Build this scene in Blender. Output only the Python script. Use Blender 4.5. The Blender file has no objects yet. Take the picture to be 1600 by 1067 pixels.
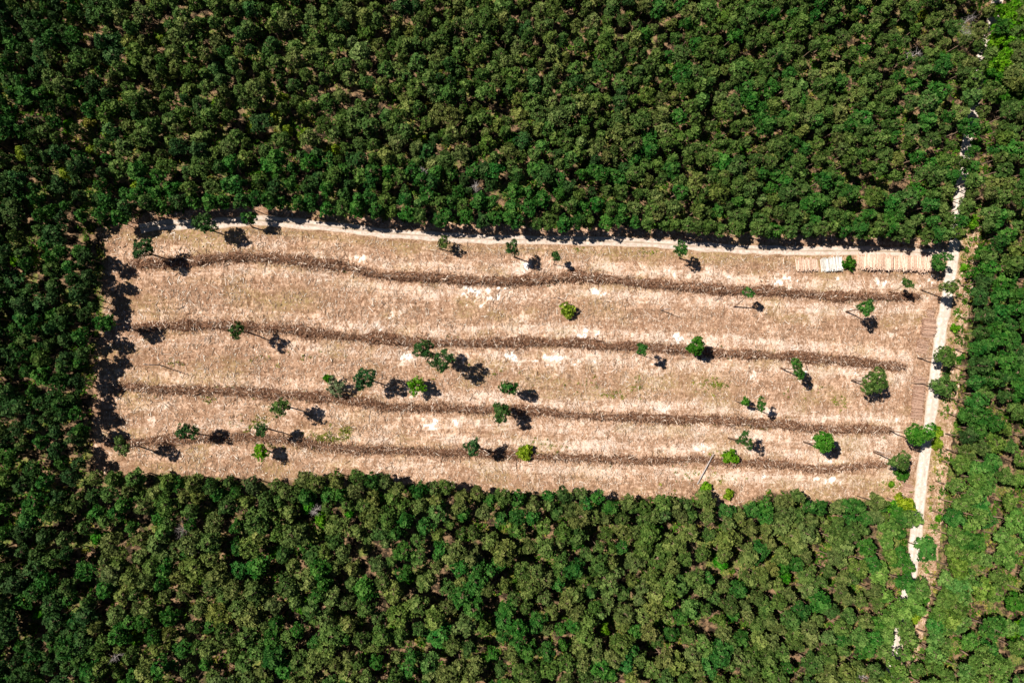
import bpy, math, random
import numpy as np
from mathutils import Vector, Matrix, Quaternion

scene = bpy.context.scene
C = scene.collection
# ------------------------------------------------------------------ camera
FPX = 1067.0          # focal length in photograph pixels (24 mm on 36 mm)
CAM_H = 213.0
NADIR = (680.0, 570.0)
def camvec(px, py):
    return Vector(((px - 800.0) / FPX, -(py - 533.5) / FPX, -1.0))
cam_rot = camvec(*NADIR).normalized().rotation_difference(Vector((0, 0, -1)))
cam_data = bpy.data.cameras.new('camera')
cam_data.lens = 24.0; cam_data.sensor_width = 36.0
cam_data.clip_start = 1.0; cam_data.clip_end = 20000.0
cam = bpy.data.objects.new('camera', cam_data); C.objects.link(cam)
cam.rotation_mode = 'QUATERNION'; cam.rotation_quaternion = cam_rot
cam.location = (0, 0, CAM_H)
scene.camera = cam
# ------------------------------------------------------------------ light
SUN_EL = math.radians(51.0)
SH = math.radians(-20.5)                      # heading in which the shadows fall
light_dir = Vector((math.cos(SH) * math.cos(SUN_EL), math.sin(SH) * math.cos(SUN_EL), -math.sin(SUN_EL)))
world = bpy.data.worlds.new('World'); scene.world = world
world.use_nodes = True
wn = world.node_tree.nodes; wl = world.node_tree.links
wn.clear()
sky = wn.new('ShaderNodeTexSky'); sky.sky_type = 'NISHITA'; sky.sun_disc = False
sky.sun_elevation = SUN_EL; sky.altitude = 1500; sky.air_density = 0.6; sky.dust_density = 0.1
sky.sun_rotation = math.atan2(-light_dir.x, -light_dir.y)
bg = wn.new('ShaderNodeBackground'); bg.inputs['Strength'].default_value = 0.05
wo = wn.new('ShaderNodeOutputWorld')
wl.new(sky.outputs[0], bg.inputs[0]); wl.new(bg.outputs[0], wo.inputs[0])
sun_data = bpy.data.lights.new('sun', 'SUN'); sun_data.energy = 5.0
sun_data.angle = math.radians(0.5); sun_data.color = (1.0, 0.965, 0.90)
sun = bpy.data.objects.new('sun', sun_data); C.objects.link(sun)
sun.rotation_mode = 'QUATERNION'
sun.rotation_quaternion = light_dir.to_track_quat('-Z', 'Y')
sun.location = (0, 0, 150)
scene.view_settings.view_transform = 'Standard'
scene.view_settings.look = 'None'
scene.view_settings.exposure = 0.5
scene.view_settings.gamma = 1.0

# ------------------------------------------------------------------ helpers
CAMO = Vector((0, 0, CAM_H))
def ray(px, py):
    return (cam_rot @ camvec(px, py)).normalized()
def gp(px, py, z=0.0):
    """world point at height z seen at photograph pixel (px,py)"""
    d = ray(px, py)
    return CAMO + d * ((z - CAM_H) / d.z)
def g2(px, py):
    p = gp(px, py); return (p.x, p.y)
def to_px(x, y, z=0):
    v = cam_rot.inverted() @ (Vector((x, y, z)) - CAMO); return 800 + FPX * v.x / -v.z, 533.5 - FPX * v.y / -v.z
def gpoly(pts):
    return np.array([g2(*p) for p in pts])

def hash2(ix, iy, seed):
    ix = ix.astype(np.int64).astype(np.uint64); iy = iy.astype(np.int64).astype(np.uint64)
    h = (ix * np.uint64(374761393) + iy * np.uint64(668265263) + np.uint64(seed * 362437 + 1013)) & np.uint64(0xFFFFFFFF)
    h = ((h ^ (h >> np.uint64(13))) * np.uint64(1274126177)) & np.uint64(0xFFFFFFFF)
    h = h ^ (h >> np.uint64(16))
    return (h & np.uint64(0xFFFFFF)).astype(np.float64) / 16777215.0
def vnoise(x, y, seed=0):
    x = np.asarray(x, float); y = np.asarray(y, float)
    ix = np.floor(x); iy = np.floor(y); fx = x - ix; fy = y - iy
    fx = fx * fx * (3 - 2 * fx); fy = fy * fy * (3 - 2 * fy)
    a = hash2(ix, iy, seed); b = hash2(ix + 1, iy, seed)
    c = hash2(ix, iy + 1, seed); d = hash2(ix + 1, iy + 1, seed)
    return (a * (1 - fx) + b * fx) * (1 - fy) + (c * (1 - fx) + d * fx) * fy
def fbm(x, y, seed=0, octaves=4):
    s = 0; amp = 1; tot = 0
    for k in range(octaves):
        s = s + amp * vnoise(x * 2 ** k, y * 2 ** k, seed + 17 * k); tot += amp; amp *= 0.5
    return s / tot
def poly_dist(px, py, line):
    """distance to polyline and signed side (positive = left of travel)"""
    px = np.asarray(px, float); py = np.asarray(py, float)
    best = np.full(px.shape, 1e9); side = np.zeros(px.shape); along = np.zeros(px.shape); acc = 0
    for (ax, ay), (bx, by) in zip(line[:-1], line[1:]):
        dx, dy = bx - ax, by - ay; L2 = dx * dx + dy * dy; L = math.sqrt(L2)
        t = np.clip(((px - ax) * dx + (py - ay) * dy) / L2, 0, 1)
        d = np.hypot(px - ax - t * dx, py - ay - t * dy)
        m = d < best
        best = np.where(m, d, best)
        side = np.where(m, np.sign(dx * (py - ay) - dy * (px - ax)), side)
        along = np.where(m, acc + t * L, along); acc += L
    return best, side, along
def in_poly(px, py, poly):
    px = np.asarray(px, float); py = np.asarray(py, float)
    inside = np.zeros(px.shape, bool)
    n = len(poly)
    for i in range(n):
        x1, y1 = poly[i]; x2, y2 = poly[(i + 1) % n]
        if y1 == y2: continue
        c = ((y1 > py) != (y2 > py)) & (px < (x2 - x1) * (py - y1) / (y2 - y1) + x1)
        inside ^= c
    return inside
def resample(line, step):
    line = np.asarray(line, float); seg = np.hypot(*np.diff(line, axis=0).T); s = np.concatenate([[0], np.cumsum(seg)])
    n = max(2, int(s[-1] / step) + 1); t = np.linspace(0, s[-1], n)
    x = np.interp(t, s, line[:, 0]); y = np.interp(t, s, line[:, 1])
    k = np.ones(5) / 5                                  # soften the corners
    xp = np.concatenate([[x[0]] * 2, x, [x[-1]] * 2]); yp = np.concatenate([[y[0]] * 2, y, [y[-1]] * 2])
    return np.stack([np.convolve(xp, k, 'valid'), np.convolve(yp, k, 'valid')], 1)

def make_mesh(name, verts, faces, mats, mat_idx=None, smooth=False, attrs=None):
    """faces: int array (n,k) of one face size, or a list of such arrays"""
    if not isinstance(faces, list): faces = [faces]
    faces = [np.asarray(f, np.int32) for f in faces if len(f)]
    me = bpy.data.meshes.new(name)
    verts = np.asarray(verts, np.float32)
    me.vertices.add(len(verts)); me.vertices.foreach_set('co', verts.ravel())
    loops = np.concatenate([f.ravel() for f in faces]); sizes = np.concatenate([np.full(len(f), f.shape[1], np.int32) for f in faces])
    me.loops.add(len(loops)); me.loops.foreach_set('vertex_index', loops)
    me.polygons.add(len(sizes))
    me.polygons.foreach_set('loop_start', np.concatenate([[0], np.cumsum(sizes)[:-1]]).astype(np.int32))
    if not isinstance(mats, (list, tuple)): mats = [mats]
    for m in mats: me.materials.append(m)
    me.update(calc_edges=True)
    if mat_idx is not None: me.polygons.foreach_set('material_index', np.asarray(mat_idx, np.int32))
    me.polygons.foreach_set('use_smooth', np.full(len(sizes), smooth, bool))
    if attrs:
        for an, (dom, typ, data) in attrs.items():
            a = me.attributes.new(an, typ, dom)
            a.data.foreach_set({'FLOAT': 'value', 'FLOAT_COLOR': 'color', 'FLOAT_VECTOR': 'vector'}[typ], np.asarray(data, np.float32).ravel())
    me.validate()
    return me
def link(name, data, parent=None):
    o = bpy.data.objects.new(name, data); C.objects.link(o)
    if parent is not None: o.parent = parent
    return o
def tag(o, label=None, cat=None, group=None, kind=None):
    if label: o['label'] = label
    if cat: o['category'] = cat
    if group: o['group'] = group
    if kind: o['kind'] = kind
    return o
def thing(name, label, cat, loc, rz=0.0, group=None):
    o = link(name, None); o.location = loc; o.rotation_euler = (0, 0, rz)
    return tag(o, label, cat, group)

# ------------------------------------------------------------------ materials
def new_mat(name):
    m = bpy.data.materials.new(name); m.use_nodes = True
    nt = m.node_tree; nt.nodes.clear()
    out = nt.nodes.new('ShaderNodeOutputMaterial'); b = nt.nodes.new('ShaderNodeBsdfPrincipled')
    nt.links.new(b.outputs[0], out.inputs[0])
    b.inputs['Roughness'].default_value = 0.9
    b.inputs['Specular IOR Level'].default_value = 0.15
    return m, nt, b, out
def N(nt, typ, **kw):
    n = nt.nodes.new(typ)
    for k, v in kw.items(): setattr(n, k, v)
    return n
def L(nt, a, b): nt.links.new(a, b)
def mixc(nt, fac, a, b, mode='MIX'):
    n = N(nt, 'ShaderNodeMix', data_type='RGBA', blend_type=mode)
    for sock, v in ((n.inputs[0], fac), (n.inputs[6], a), (n.inputs[7], b)):
        if hasattr(v, 'links'): L(nt, v, sock)
        elif isinstance(v, (tuple, list)): sock.default_value = (*v, 1.0) if len(v) == 3 else v
        else: sock.default_value = v
    return n.outputs[2]
def mathn(nt, op, a, b=None, c=None, clamp=False):
    n = N(nt, 'ShaderNodeMath', operation=op, use_clamp=clamp)
    for i, v in enumerate((a, b, c)):
        if v is None: continue
        if hasattr(v, 'links'): L(nt, v, n.inputs[i])
        else: n.inputs[i].default_value = v
    return n.outputs[0]
def smooth01(nt, v, lo, hi):
    n = N(nt, 'ShaderNodeMapRange', interpolation_type='SMOOTHSTEP')
    L(nt, v, n.inputs[0]); n.inputs[1].default_value = lo; n.inputs[2].default_value = hi
    return n.outputs[0]
def noise(nt, vec, scale, detail=4, rough=0.6, dist=0.0, mapping=None, rot=0.0):
    if mapping is not None:
        mp = N(nt, 'ShaderNodeMapping'); mp.inputs['Scale'].default_value = mapping; mp.inputs['Rotation'].default_value = (0, 0, rot)
        L(nt, vec, mp.inputs[0]); vec = mp.outputs[0]
    n = N(nt, 'ShaderNodeTexNoise'); L(nt, vec, n.inputs['Vector'])
    n.inputs['Scale'].default_value = scale; n.inputs['Detail'].default_value = detail
    n.inputs['Roughness'].default_value = rough; n.inputs['Distortion'].default_value = dist
    return n.outputs['Fac']
def attr(nt, name, typ='GEOMETRY'):
    n = N(nt, 'ShaderNodeAttribute'); n.attribute_name = name; n.attribute_type = typ
    return n

def foliage_mat(name, translucent=0.25):
    """needle / leaf colour: the tree's own tint times a per-tuft variation"""
    m, nt, b, out = new_mat(name)
    tint = attr(nt, 'tint', 'INSTANCER').outputs['Color']
    v = attr(nt, 'tuft').outputs['Fac']
    hsv = N(nt, 'ShaderNodeHueSaturation')
    L(nt, tint, hsv.inputs['Color'])
    L(nt, mathn(nt, 'MULTIPLY_ADD', v, 1.0, 0.5), hsv.inputs['Value'])
    L(nt, mathn(nt, 'MULTIPLY_ADD', v, -0.045, 0.518), hsv.inputs['Hue']); L(nt, mathn(nt, 'MULTIPLY_ADD', v, -0.12, 1.12), hsv.inputs['Saturation'])
    L(nt, hsv.outputs[0], b.inputs['Base Color'])
    b.inputs['Roughness'].default_value = 0.75
    tr = N(nt, 'ShaderNodeBsdfTranslucent'); L(nt, hsv.outputs[0], tr.inputs[0])
    mx = N(nt, 'ShaderNodeMixShader'); mx.inputs[0].default_value = translucent
    L(nt, b.outputs[0], mx.inputs[1]); L(nt, tr.outputs[0], mx.inputs[2]); L(nt, mx.outputs[0], out.inputs[0])
    return m
M_NEEDLE = foliage_mat('pine_needles', 0.06)
M_LEAF = foliage_mat('broad_leaves', 0.35)

def bark_mat(name, c1, c2, scale=3.0):
    m, nt, b, out = new_mat(name)
    geo = N(nt, 'ShaderNodeTexCoord').outputs['Object']
    n = noise(nt, geo, scale, 5, 0.7, mapping=(1, 1, 0.35))
    rnd = N(nt, 'ShaderNodeObjectInfo').outputs['Random']
    L(nt, mixc(nt, smooth01(nt, mathn(nt, 'ADD', n, mathn(nt, 'MULTIPLY_ADD', rnd, 0.30, -0.12)), 0.32, 0.68), c1, c2), b.inputs['Base Color'])
    bp = N(nt, 'ShaderNodeBump'); bp.inputs['Strength'].default_value = 0.5; bp.inputs['Distance'].default_value = 0.05
    L(nt, n, bp.inputs['Height']); L(nt, bp.outputs[0], b.inputs['Normal'])
    return m
M_BARK = bark_mat('pine_bark', (0.16, 0.11, 0.08), (0.34, 0.22, 0.15))
M_DEAD = bark_mat('weathered_wood', (0.26, 0.22, 0.20), (0.46, 0.40, 0.37))
M_LOGBARK = bark_mat('log_bark', (0.46, 0.29, 0.20), (0.82, 0.62, 0.48), 1.6)
M_LOGBARK_DULL = bark_mat('log_bark_dull', (0.34, 0.19, 0.13), (0.64, 0.42, 0.30), 1.6)
M_BIRCH = bark_mat('birch_bark', (0.36, 0.32, 0.27), (0.80, 0.76, 0.70), 2.6)
M_CUT = bark_mat('cut_log_end', (0.16, 0.09, 0.055), (0.40, 0.26, 0.17), 6.0)

def stick_mat(name, stops):
    m, nt, b, out = new_mat(name)
    r = N(nt, 'ShaderNodeValToRGB'); L(nt, attr(nt, 'tone').outputs['Fac'], r.inputs[0])
    el = r.color_ramp.elements
    el[0].position = stops[0][0]; el[0].color = (*stops[0][1], 1)
    el[1].position = stops[-1][0]; el[1].color = (*stops[-1][1], 1)
    for p, c in stops[1:-1]:
        e = el.new(p); e.color = (*c, 1)
    L(nt, r.outputs[0], b.inputs['Base Color'])
    return m
M_STICK = stick_mat('dry_branches', [(0, (0.10, 0.06, 0.04)), (0.4, (0.26, 0.17, 0.11)), (0.75, (0.46, 0.32, 0.22)), (1, (0.80, 0.68, 0.56))])
M_BRUSH = stick_mat('windrow_branches', [(0, (0.06, 0.026, 0.014)), (0.5, (0.25, 0.125, 0.07)), (0.82, (0.44, 0.26, 0.16)), (1, (0.78, 0.63, 0.50))])
M_STUMP = stick_mat('stump_wood', [(0, (0.16, 0.11, 0.08)), (0.6, (0.5, 0.36, 0.25)), (1, (0.75, 0.62, 0.48))])

# ------------------------------------------------------------------ layout, read off the photograph and put on the ground
ROAD = gpoly([(1572, -60), (1560, 0), (1549, 40), (1535, 90), (1523, 160), (1511, 225), (1502, 290), (1494, 345), (1490, 400), (1484, 440),
              (1477, 480), (1470, 520), (1463, 570), (1457, 630), (1450, 680), (1443, 730), (1437, 780), (1432, 830), (1425, 890),
              (1415, 935), (1405, 985), (1397, 1030), (1386, 1090), (1376, 1140)])
TRACK = gpoly([(215, 358), (250, 351), (320, 351), (360, 347), (400, 344), (450, 348), (520, 355), (600, 364), (700, 371), (760, 374), (830, 375),
               (900, 376), (1000, 379), (1060, 383), (1150, 389), (1250, 392), (1350, 392), (1420, 394), (1486, 398)])
WINDROWS = [
    [(200, 415), (250, 412), (300, 406), (360, 402), (410, 401), (450, 404), (520, 413), (600, 430), (700, 436), (780, 440), (850, 436), (900, 432),
     (1000, 441), (1100, 450), (1200, 456), (1300, 463), (1380, 464), (1435, 461)],
    [(205, 512), (300, 509), (360, 508), (450, 515), (550, 527), (650, 534), (750, 535), (850, 536), (950, 539), (1050, 546), (1150, 551),
     (1250, 558), (1330, 564), (1412, 573)],
    [(178, 603), (250, 607), (350, 612), (450, 617), (520, 623), (600, 634), (700, 638), (780, 640), (850, 644), (950, 651), (1050, 655),
     (1150, 657), (1230, 665), (1300, 670), (1392, 672)],
    [(165, 692), (250, 687), (330, 684), (400, 685), (470, 690), (520, 700), (600, 703), (680, 706), (760, 709), (855, 712), (930, 715),
     (1005, 720), (1067, 716), (1155, 723), (1220, 725), (1282, 732), (1340, 728), (1385, 726)]]
WIND = [resample(gpoly(w), 1.0) for w in WINDROWS]
NORTH_EDGE = [(168, 385), (152, 360), (240, 334), (330, 328), (400, 322), (520, 334), (600, 344), (700, 350), (830, 354), (1000, 358), (1150, 367), (1300, 369), (1400, 373), (1478, 375)]
SOUTH_EDGE = [(1430, 800), (1390, 786), (1330, 775), (1262, 788), (1235, 770), (1200, 767), (1150, 790), (1115, 788), (1090, 775), (1000, 776), (950, 778), (900, 764), (800, 772), (730, 768), (700, 755), (620, 752), (560, 738), (500, 742), (440, 752), (400, 744), (330, 742), (250, 736), (150, 740)]
WEST_EDGE = [(150, 740), (148, 700), (148, 640), (149, 560), (157, 520), (165, 480), (162, 440), (168, 385)]
CLEAR = gpoly(NORTH_EDGE + [(1485, 400), (1460, 600), (1440, 740)] + SOUTH_EDGE + WEST_EDGE[1:-1])

# ------------------------------------------------------------------ ground
def axis(lo, hi, step, far):
    core = np.arange(lo, hi + step, step)
    k = np.array([1.5, 4, 10, 25, 60, 140, 320, 800, 2000, 5000.0])
    return np.concatenate([(lo - k)[::-1], core, core[-1] + k]) if far else core
gx = axis(-205, 245, 0.6, True); gy = axis(-150, 165, 0.6, True)
X, Y = np.meshgrid(gx, gy)
clear_in = in_poly(X, Y, CLEAR)
road_d, road_s, _ = poly_dist(X, Y, ROAD)
track_d, track_s, _ = poly_dist(X, Y, TRACK)
wd = []; ws = []
for w in WIND:
    d, s, _ = poly_dist(X, Y, w[::3]); wd.append(d); ws.append(s)
wd = np.array(wd); ws = np.array(ws)
near = wd.argmin(0); wdist = np.take_along_axis(wd, near[None], 0)[0]; wside = np.take_along_axis(ws, near[None], 0)[0]
def bell(d, c, w): return np.exp(-((d - c) / w) ** 2)
big = fbm(X / 14, Y / 9, 3, 4); mid = fbm(X / 3.2, Y / 2.6, 5, 3)
# raked bare sand: a combed belt right below every windrow, a driven one a little above
pale = 0.62 * bell(wdist, 4.4, 2.4) * (wside < 0) + 0.78 * bell(wdist, 3.6, 2.2) * (wside > 0)
pale = pale * np.clip(0.15 + 1.9 * (fbm(X / 9, Y / 2.5, 13, 4) - 0.1) , 0, 1.3) * (0.35 + 1.15 * vnoise(X / 1.0, Y / 2.4, 17)) * (0.6 + 0.8 * vnoise(X / 7, Y / 1.1, 18))
pale = np.clip(pale, 0, 0.72) + 0.55 * np.clip((mid - 0.52) * 3.2, 0, 1) * np.clip((big - 0.35) * 2.5, 0, 1)
for (px, py, r, a) in [(735, 453, 2.2, 1.3), (768, 459, 2.6, 1.3), (765, 472, 2.5, .9), (619, 491, 1.9, 1.2), (588, 510, 2.4, 1.0), (566, 404, 1.6, 1.2), (671, 664, 1.7, 1.5),
                       (716, 661, 1.0, 1.2), (1222, 437, 2.2, 1.1), (1450, 432, 2.0, 1.2), (1306, 432, 1.0, 1.0), (1376, 437, 1.6, .9), (1180, 589, 1.7, 1.0), (276, 600, 1.4, 1.2), (932, 457, 1.7, .9),
                       (1020, 590, 3, .8), (1345, 575, 2.4, .8), (870, 565, 3.2, .8), (820, 497, 2.2, .8), (1270, 500, 2.2, .8), (800, 560, 3, .9), (480, 560, 3, .5), (1410, 440, 1, .8),
                       (1300, 745, 3.4, .6), (1200, 745, 3.0, .5), (1420, 500, 1.6, .7), (1395, 522, 1.5, 1.0), (230, 645, 2.2, .7), (260, 632, 1.6, .8), (1060, 530, 2.6, .7), (920, 527, 2.6, .8), (655, 740, 3, .5), (630, 558, 1.8, .9)]:
    cx, cy = g2(px, py)
    d = np.hypot((X - cx) * (0.8 + 0.5 * mid), (Y - cy) * 1.25) + 2.2 * (fbm(X / 1.1, Y / 1.1, 9, 2) - 0.5) * r * 2.6
    pale += 0.85 * a * np.clip(1.15 - d / (0.85 * r), 0, 1)
gxp = np.interp(X, [g2(400, 550)[0], g2(800, 550)[0]], [0.8, 1.1])      # the right-hand two thirds were raked barer
pale = pale * gxp - np.interp(X, [g2(200, 550)[0], g2(760, 550)[0]], [0.22, 0.0]) * (0.3 + 1.4 * big)
olive = np.clip((fbm(X / 10, Y / 5, 21, 4) - 0.54) * 5, 0, 1) * 0.8
olive += 0.9 * bell(track_d, 3.2, 1.3) * (track_s < 0) * (0.4 + big)
for (px, py, r) in [(300, 365, 7), (350, 372, 6), (420, 355, 4), (250, 490, 6), (470, 470, 7), (215, 630, 5), (520, 680, 8), (470, 690, 6), (860, 597, 9), (1000, 600, 9), (1100, 600, 10), (850, 700, 6),
                    (1310, 620, 5), (560, 650, 5), (1260, 400, 5), (940, 480, 6), (1405, 430, 4), (730, 490, 4), (230, 590, 6), (1120, 760, 5), (430, 742, 5), (1380, 765, 5), (910, 740, 6)]:
    cx, cy = g2(px, py)
    olive += 0.75 * np.exp(-(((X - cx) / r) ** 2 + ((Y - cy) / (r * .5)) ** 2)) * (0.3 + 1.2 * mid)
olive = np.clip(olive, 0, 1)
verge = (road_s > 0) & (road_d < 9) & (Y < g2(1500, 350)[1])                       # tan and green strip on the far side of the road
edge_d, _, _ = poly_dist(X, Y, np.vstack([CLEAR, CLEAR[:1]]))
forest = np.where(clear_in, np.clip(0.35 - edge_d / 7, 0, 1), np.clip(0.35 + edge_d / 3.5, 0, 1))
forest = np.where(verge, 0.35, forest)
olive = np.where(verge, np.clip(0.75 * bell(road_d, 3.4, 1.3) + (mid - 0.42) * 2, 0, 1), olive)
pale = np.where(clear_in, pale, np.where(verge, 0.25, 0.0))
flat = np.minimum(np.clip((road_d - 2.6) / 1.5, 0, 1), np.clip((track_d - 1.9) / 1.2, 0, 1))
micro = (fbm(X / 1.6, Y / 1.6, 31, 3) - 0.5) * 0.42 + (vnoise(X / 0.75, Y / 2.6, 40) - 0.5) * 0.20
height = flat * (micro * np.where(clear_in, 1.0, 0.7) + 0.5 * (fbm(X / 22, Y / 22, 44, 2) - 0.5)) - 0.03 * (1 - flat)
outer = (np.abs(X - 20) > 225) | (np.abs(Y - 7) > 158)
height = np.where(outer, 0, height)
def ground_z(x, y):
    i = np.clip(np.searchsorted(gx, x), 1, len(gx) - 1); j = np.clip(np.searchsorted(gy, y), 1, len(gy) - 1)
    return height[j, i]
nyv, nxv = X.shape
idx = np.arange(nyv * nxv).reshape(nyv, nxv)
gf = np.stack([idx[:-1, :-1], idx[:-1, 1:], idx[1:, 1:], idx[1:, :-1]], -1).reshape(-1, 4)
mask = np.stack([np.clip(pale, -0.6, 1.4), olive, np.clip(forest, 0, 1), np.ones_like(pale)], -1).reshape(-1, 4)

m, nt, b, out = new_mat('clearing_ground')
co = N(nt, 'ShaderNodeNewGeometry').outputs['Position']
sep = N(nt, 'ShaderNodeSeparateColor'); L(nt, attr(nt, 'zones').outputs['Color'], sep.inputs[0])
P, O, Fo = sep.outputs
wv = N(nt, 'ShaderNodeTexNoise'); L(nt, co, wv.inputs['Vector']); wv.inputs['Scale'].default_value = 0.11; wv.inputs['Detail'].default_value = 2
wsub = N(nt, 'ShaderNodeVectorMath', operation='MULTIPLY_ADD'); L(nt, wv.outputs['Color'], wsub.inputs[0]); wsub.inputs[1].default_value = (7, 7, 0); L(nt, co, wsub.inputs[2]); wco = wsub.outputs[0]
comb_a = noise(nt, wco, 1.0, 5, 0.75, 1.3, mapping=(0.85, 0.24, 1), rot=0.15)
comb_b = noise(nt, wco, 1.0, 5, 0.75, 1.3, mapping=(0.85, 0.26, 1), rot=-0.75)
cm_ = N(nt, 'ShaderNodeMix'); L(nt, smooth01(nt, noise(nt, co, 0.09, 3, 0.6), 0.48, 0.56), cm_.inputs[0]); L(nt, comb_a, cm_.inputs[2]); L(nt, comb_b, cm_.inputs[3]); comb = cm_.outputs[0]     # combed up and down by the rake
drive = noise(nt, co, 1.0, 5, 0.7, 0.4, mapping=(0.09, 1.0, 1))              # wheel marks along the rows
fine = noise(nt, co, 0.95, 6, 0.8, 1.6)
med = noise(nt, co, 0.55, 5, 0.65, 0.8)
large = noise(nt, co, 0.07, 4, 0.6)
tex = mathn(nt, 'ADD', mathn(nt, 'MULTIPLY', comb, 0.36), mathn(nt, 'ADD', mathn(nt, 'MULTIPLY', fine, 0.44), mathn(nt, 'MULTIPLY', drive, 0.20)))
base = mixc(nt, smooth01(nt, mathn(nt, 'ADD', tex, mathn(nt, 'MULTIPLY', P, 0.10)), 0.43, 0.58), (0.17, 0.082, 0.042), (0.68, 0.425, 0.275))
base = mixc(nt, mathn(nt, 'MULTIPLY', smooth01(nt, med, 0.47, 0.60), 0.6), base, (0.25, 0.14, 0.078))
base = mixc(nt, mathn(nt, 'MULTIPLY', smooth01(nt, large, 0.42, 0.58), 0.55), base, mixc(nt, smooth01(nt, fine, 0.4, 0.6), (0.22, 0.115, 0.062), (0.48, 0.29, 0.185)))
pf = mathn(nt, 'ADD', P, mathn(nt, 'MULTIPLY_ADD', tex, 7.0, -3.5))
sand = mixc(nt, smooth01(nt, fine, 0.35, 0.7), (0.62, 0.44, 0.335), (0.86, 0.71, 0.585))
base = mixc(nt, mathn(nt, 'MULTIPLY', smooth01(nt, pf, 0.2, 1.05), 0.9), base, sand)
of = mathn(nt, 'MULTIPLY', O, smooth01(nt, noise(nt, co, 1.3, 5, 0.7, 0.5), 0.38, 0.62))
base = mixc(nt, mathn(nt, 'MULTIPLY', of, 0.75), base, mixc(nt, fine, (0.20, 0.13, 0.04), (0.42, 0.32, 0.12)))
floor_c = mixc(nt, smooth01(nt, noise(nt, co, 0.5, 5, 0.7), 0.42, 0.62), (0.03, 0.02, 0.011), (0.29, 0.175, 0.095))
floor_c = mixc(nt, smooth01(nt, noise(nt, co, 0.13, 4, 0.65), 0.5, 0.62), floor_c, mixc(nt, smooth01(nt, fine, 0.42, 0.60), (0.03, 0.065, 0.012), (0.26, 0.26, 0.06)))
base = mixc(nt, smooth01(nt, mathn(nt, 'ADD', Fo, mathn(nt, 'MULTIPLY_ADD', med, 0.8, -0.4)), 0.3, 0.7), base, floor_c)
base = mixc(nt, mathn(nt, 'MULTIPLY', smooth01(nt, mathn(nt, 'ADD', P, mathn(nt, 'MULTIPLY_ADD', tex, 5.0, -2.5)), 0.7, 1.25), smooth01(nt, P, 0.9, 1.1)), base, (0.96, 0.87, 0.78))
L(nt, base, b.inputs['Base Color'])
bp = N(nt, 'ShaderNodeBump'); bp.inputs['Strength'].default_value = 0.8; bp.inputs['Distance'].default_value = 0.35
L(nt, tex, bp.inputs['Height']); L(nt, bp.outputs[0], b.inputs['Normal'])
M_GROUND = m
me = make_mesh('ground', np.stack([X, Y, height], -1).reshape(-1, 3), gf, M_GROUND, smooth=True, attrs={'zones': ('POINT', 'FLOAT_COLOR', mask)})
tag(link('ground', me), kind='structure')

# roads: ribbons just above the ground
def ribbon(name, line, half, mat, z, seed):
    p = resample(line, 1.2); t = np.gradient(p, axis=0); t /= np.hypot(t[:, 0], t[:, 1])[:, None]; nrm = np.stack([-t[:, 1], t[:, 0]], 1)
    us = np.array([-1, -0.75, -0.5, -0.25, 0, 0.25, 0.5, 0.75, 1.0]); n = len(p); k = len(us)
    V = np.zeros((n, k, 3)); U = np.zeros((n, k))
    s = np.arange(n) * 1.2
    for j, u in enumerate(us):
        wob = (fbm(s / 3.0, s * 0 + j // 8 * 7, seed + (u > 0), 3) - 0.5) * 0.9 * abs(u) ** 3 * np.sign(u)
        off = half * u + wob
        V[:, j, :2] = p + nrm * off[:, None]; V[:, j, 2] = z + 0.05 * (abs(u) < 0.3) - 0.05 * (abs(abs(u) - 0.5) < 0.1) - 0.045 * (abs(u) > 0.9); U[:, j] = u
    ii = np.arange(n * k).reshape(n, k)
    f = np.stack([ii[:-1, :-1], ii[1:, :-1], ii[1:, 1:], ii[:-1, 1:]], -1).reshape(-1, 4)[:, ::-1]
    me = make_mesh(name, V.reshape(-1, 3), f, mat, smooth=True, attrs={'across': ('POINT', 'FLOAT', U.ravel())})
    return tag(link(name, me), kind='structure')
def road_mat(name, lo, hi, rut, crown_c):
    m, nt, b, out = new_mat(name)
    co = N(nt, 'ShaderNodeNewGeometry').outputs['Position']
    u = mathn(nt, 'ABSOLUTE', attr(nt, 'across').outputs['Fac'])
    n1 = noise(nt, co, 0.9, 6, 0.7, 0.4); n2 = noise(nt, co, 0.22, 4, 0.6)
    c = mixc(nt, smooth01(nt, n1, 0.35, 0.65), lo, hi)
    c = mixc(nt, mathn(nt, 'MULTIPLY', smooth01(nt, n2, 0.5, 0.68), 0.5), c, lo)
    mid_ = mathn(nt, 'MULTIPLY', mathn(nt, 'SUBTRACT', 1.0, smooth01(nt, u, 0.08, 0.26)), smooth01(nt, mathn(nt, 'ADD', n1, n2), 0.72, 1.1))
    c = mixc(nt, mathn(nt, 'MULTIPLY', mid_, 0.75), c, crown_c)
    ed = mathn(nt, 'MULTIPLY', smooth01(nt, mathn(nt, 'ADD', u, mathn(nt, 'MULTIPLY_ADD', n1, 0.7, -0.35)), 0.75, 1.0), 0.8)
    c = mixc(nt, ed, c, (0.46, 0.33, 0.22))
    L(nt, c, b.inputs['Base Color'])
    bp = N(nt, 'ShaderNodeBump'); bp.inputs['Strength'].default_value = 0.5; bp.inputs['Distance'].default_value = 0.1
    L(nt, n1, bp.inputs['Height']); L(nt, bp.outputs[0], b.inputs['Normal'])
    return m
ribbon('gravel_road', ROAD, 2.15, road_mat('gravel_road', (0.54, 0.43, 0.35), (0.82, 0.71, 0.61), 0, (0.58, 0.48, 0.38)), 0.06, 51)
ribbon('sandy_track', TRACK[:-1] if False else TRACK, 1.5, road_mat('sandy_track', (0.48, 0.36, 0.28), (0.74, 0.61, 0.51), 0, (0.30, 0.21, 0.12)), 0.045, 61)

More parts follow.
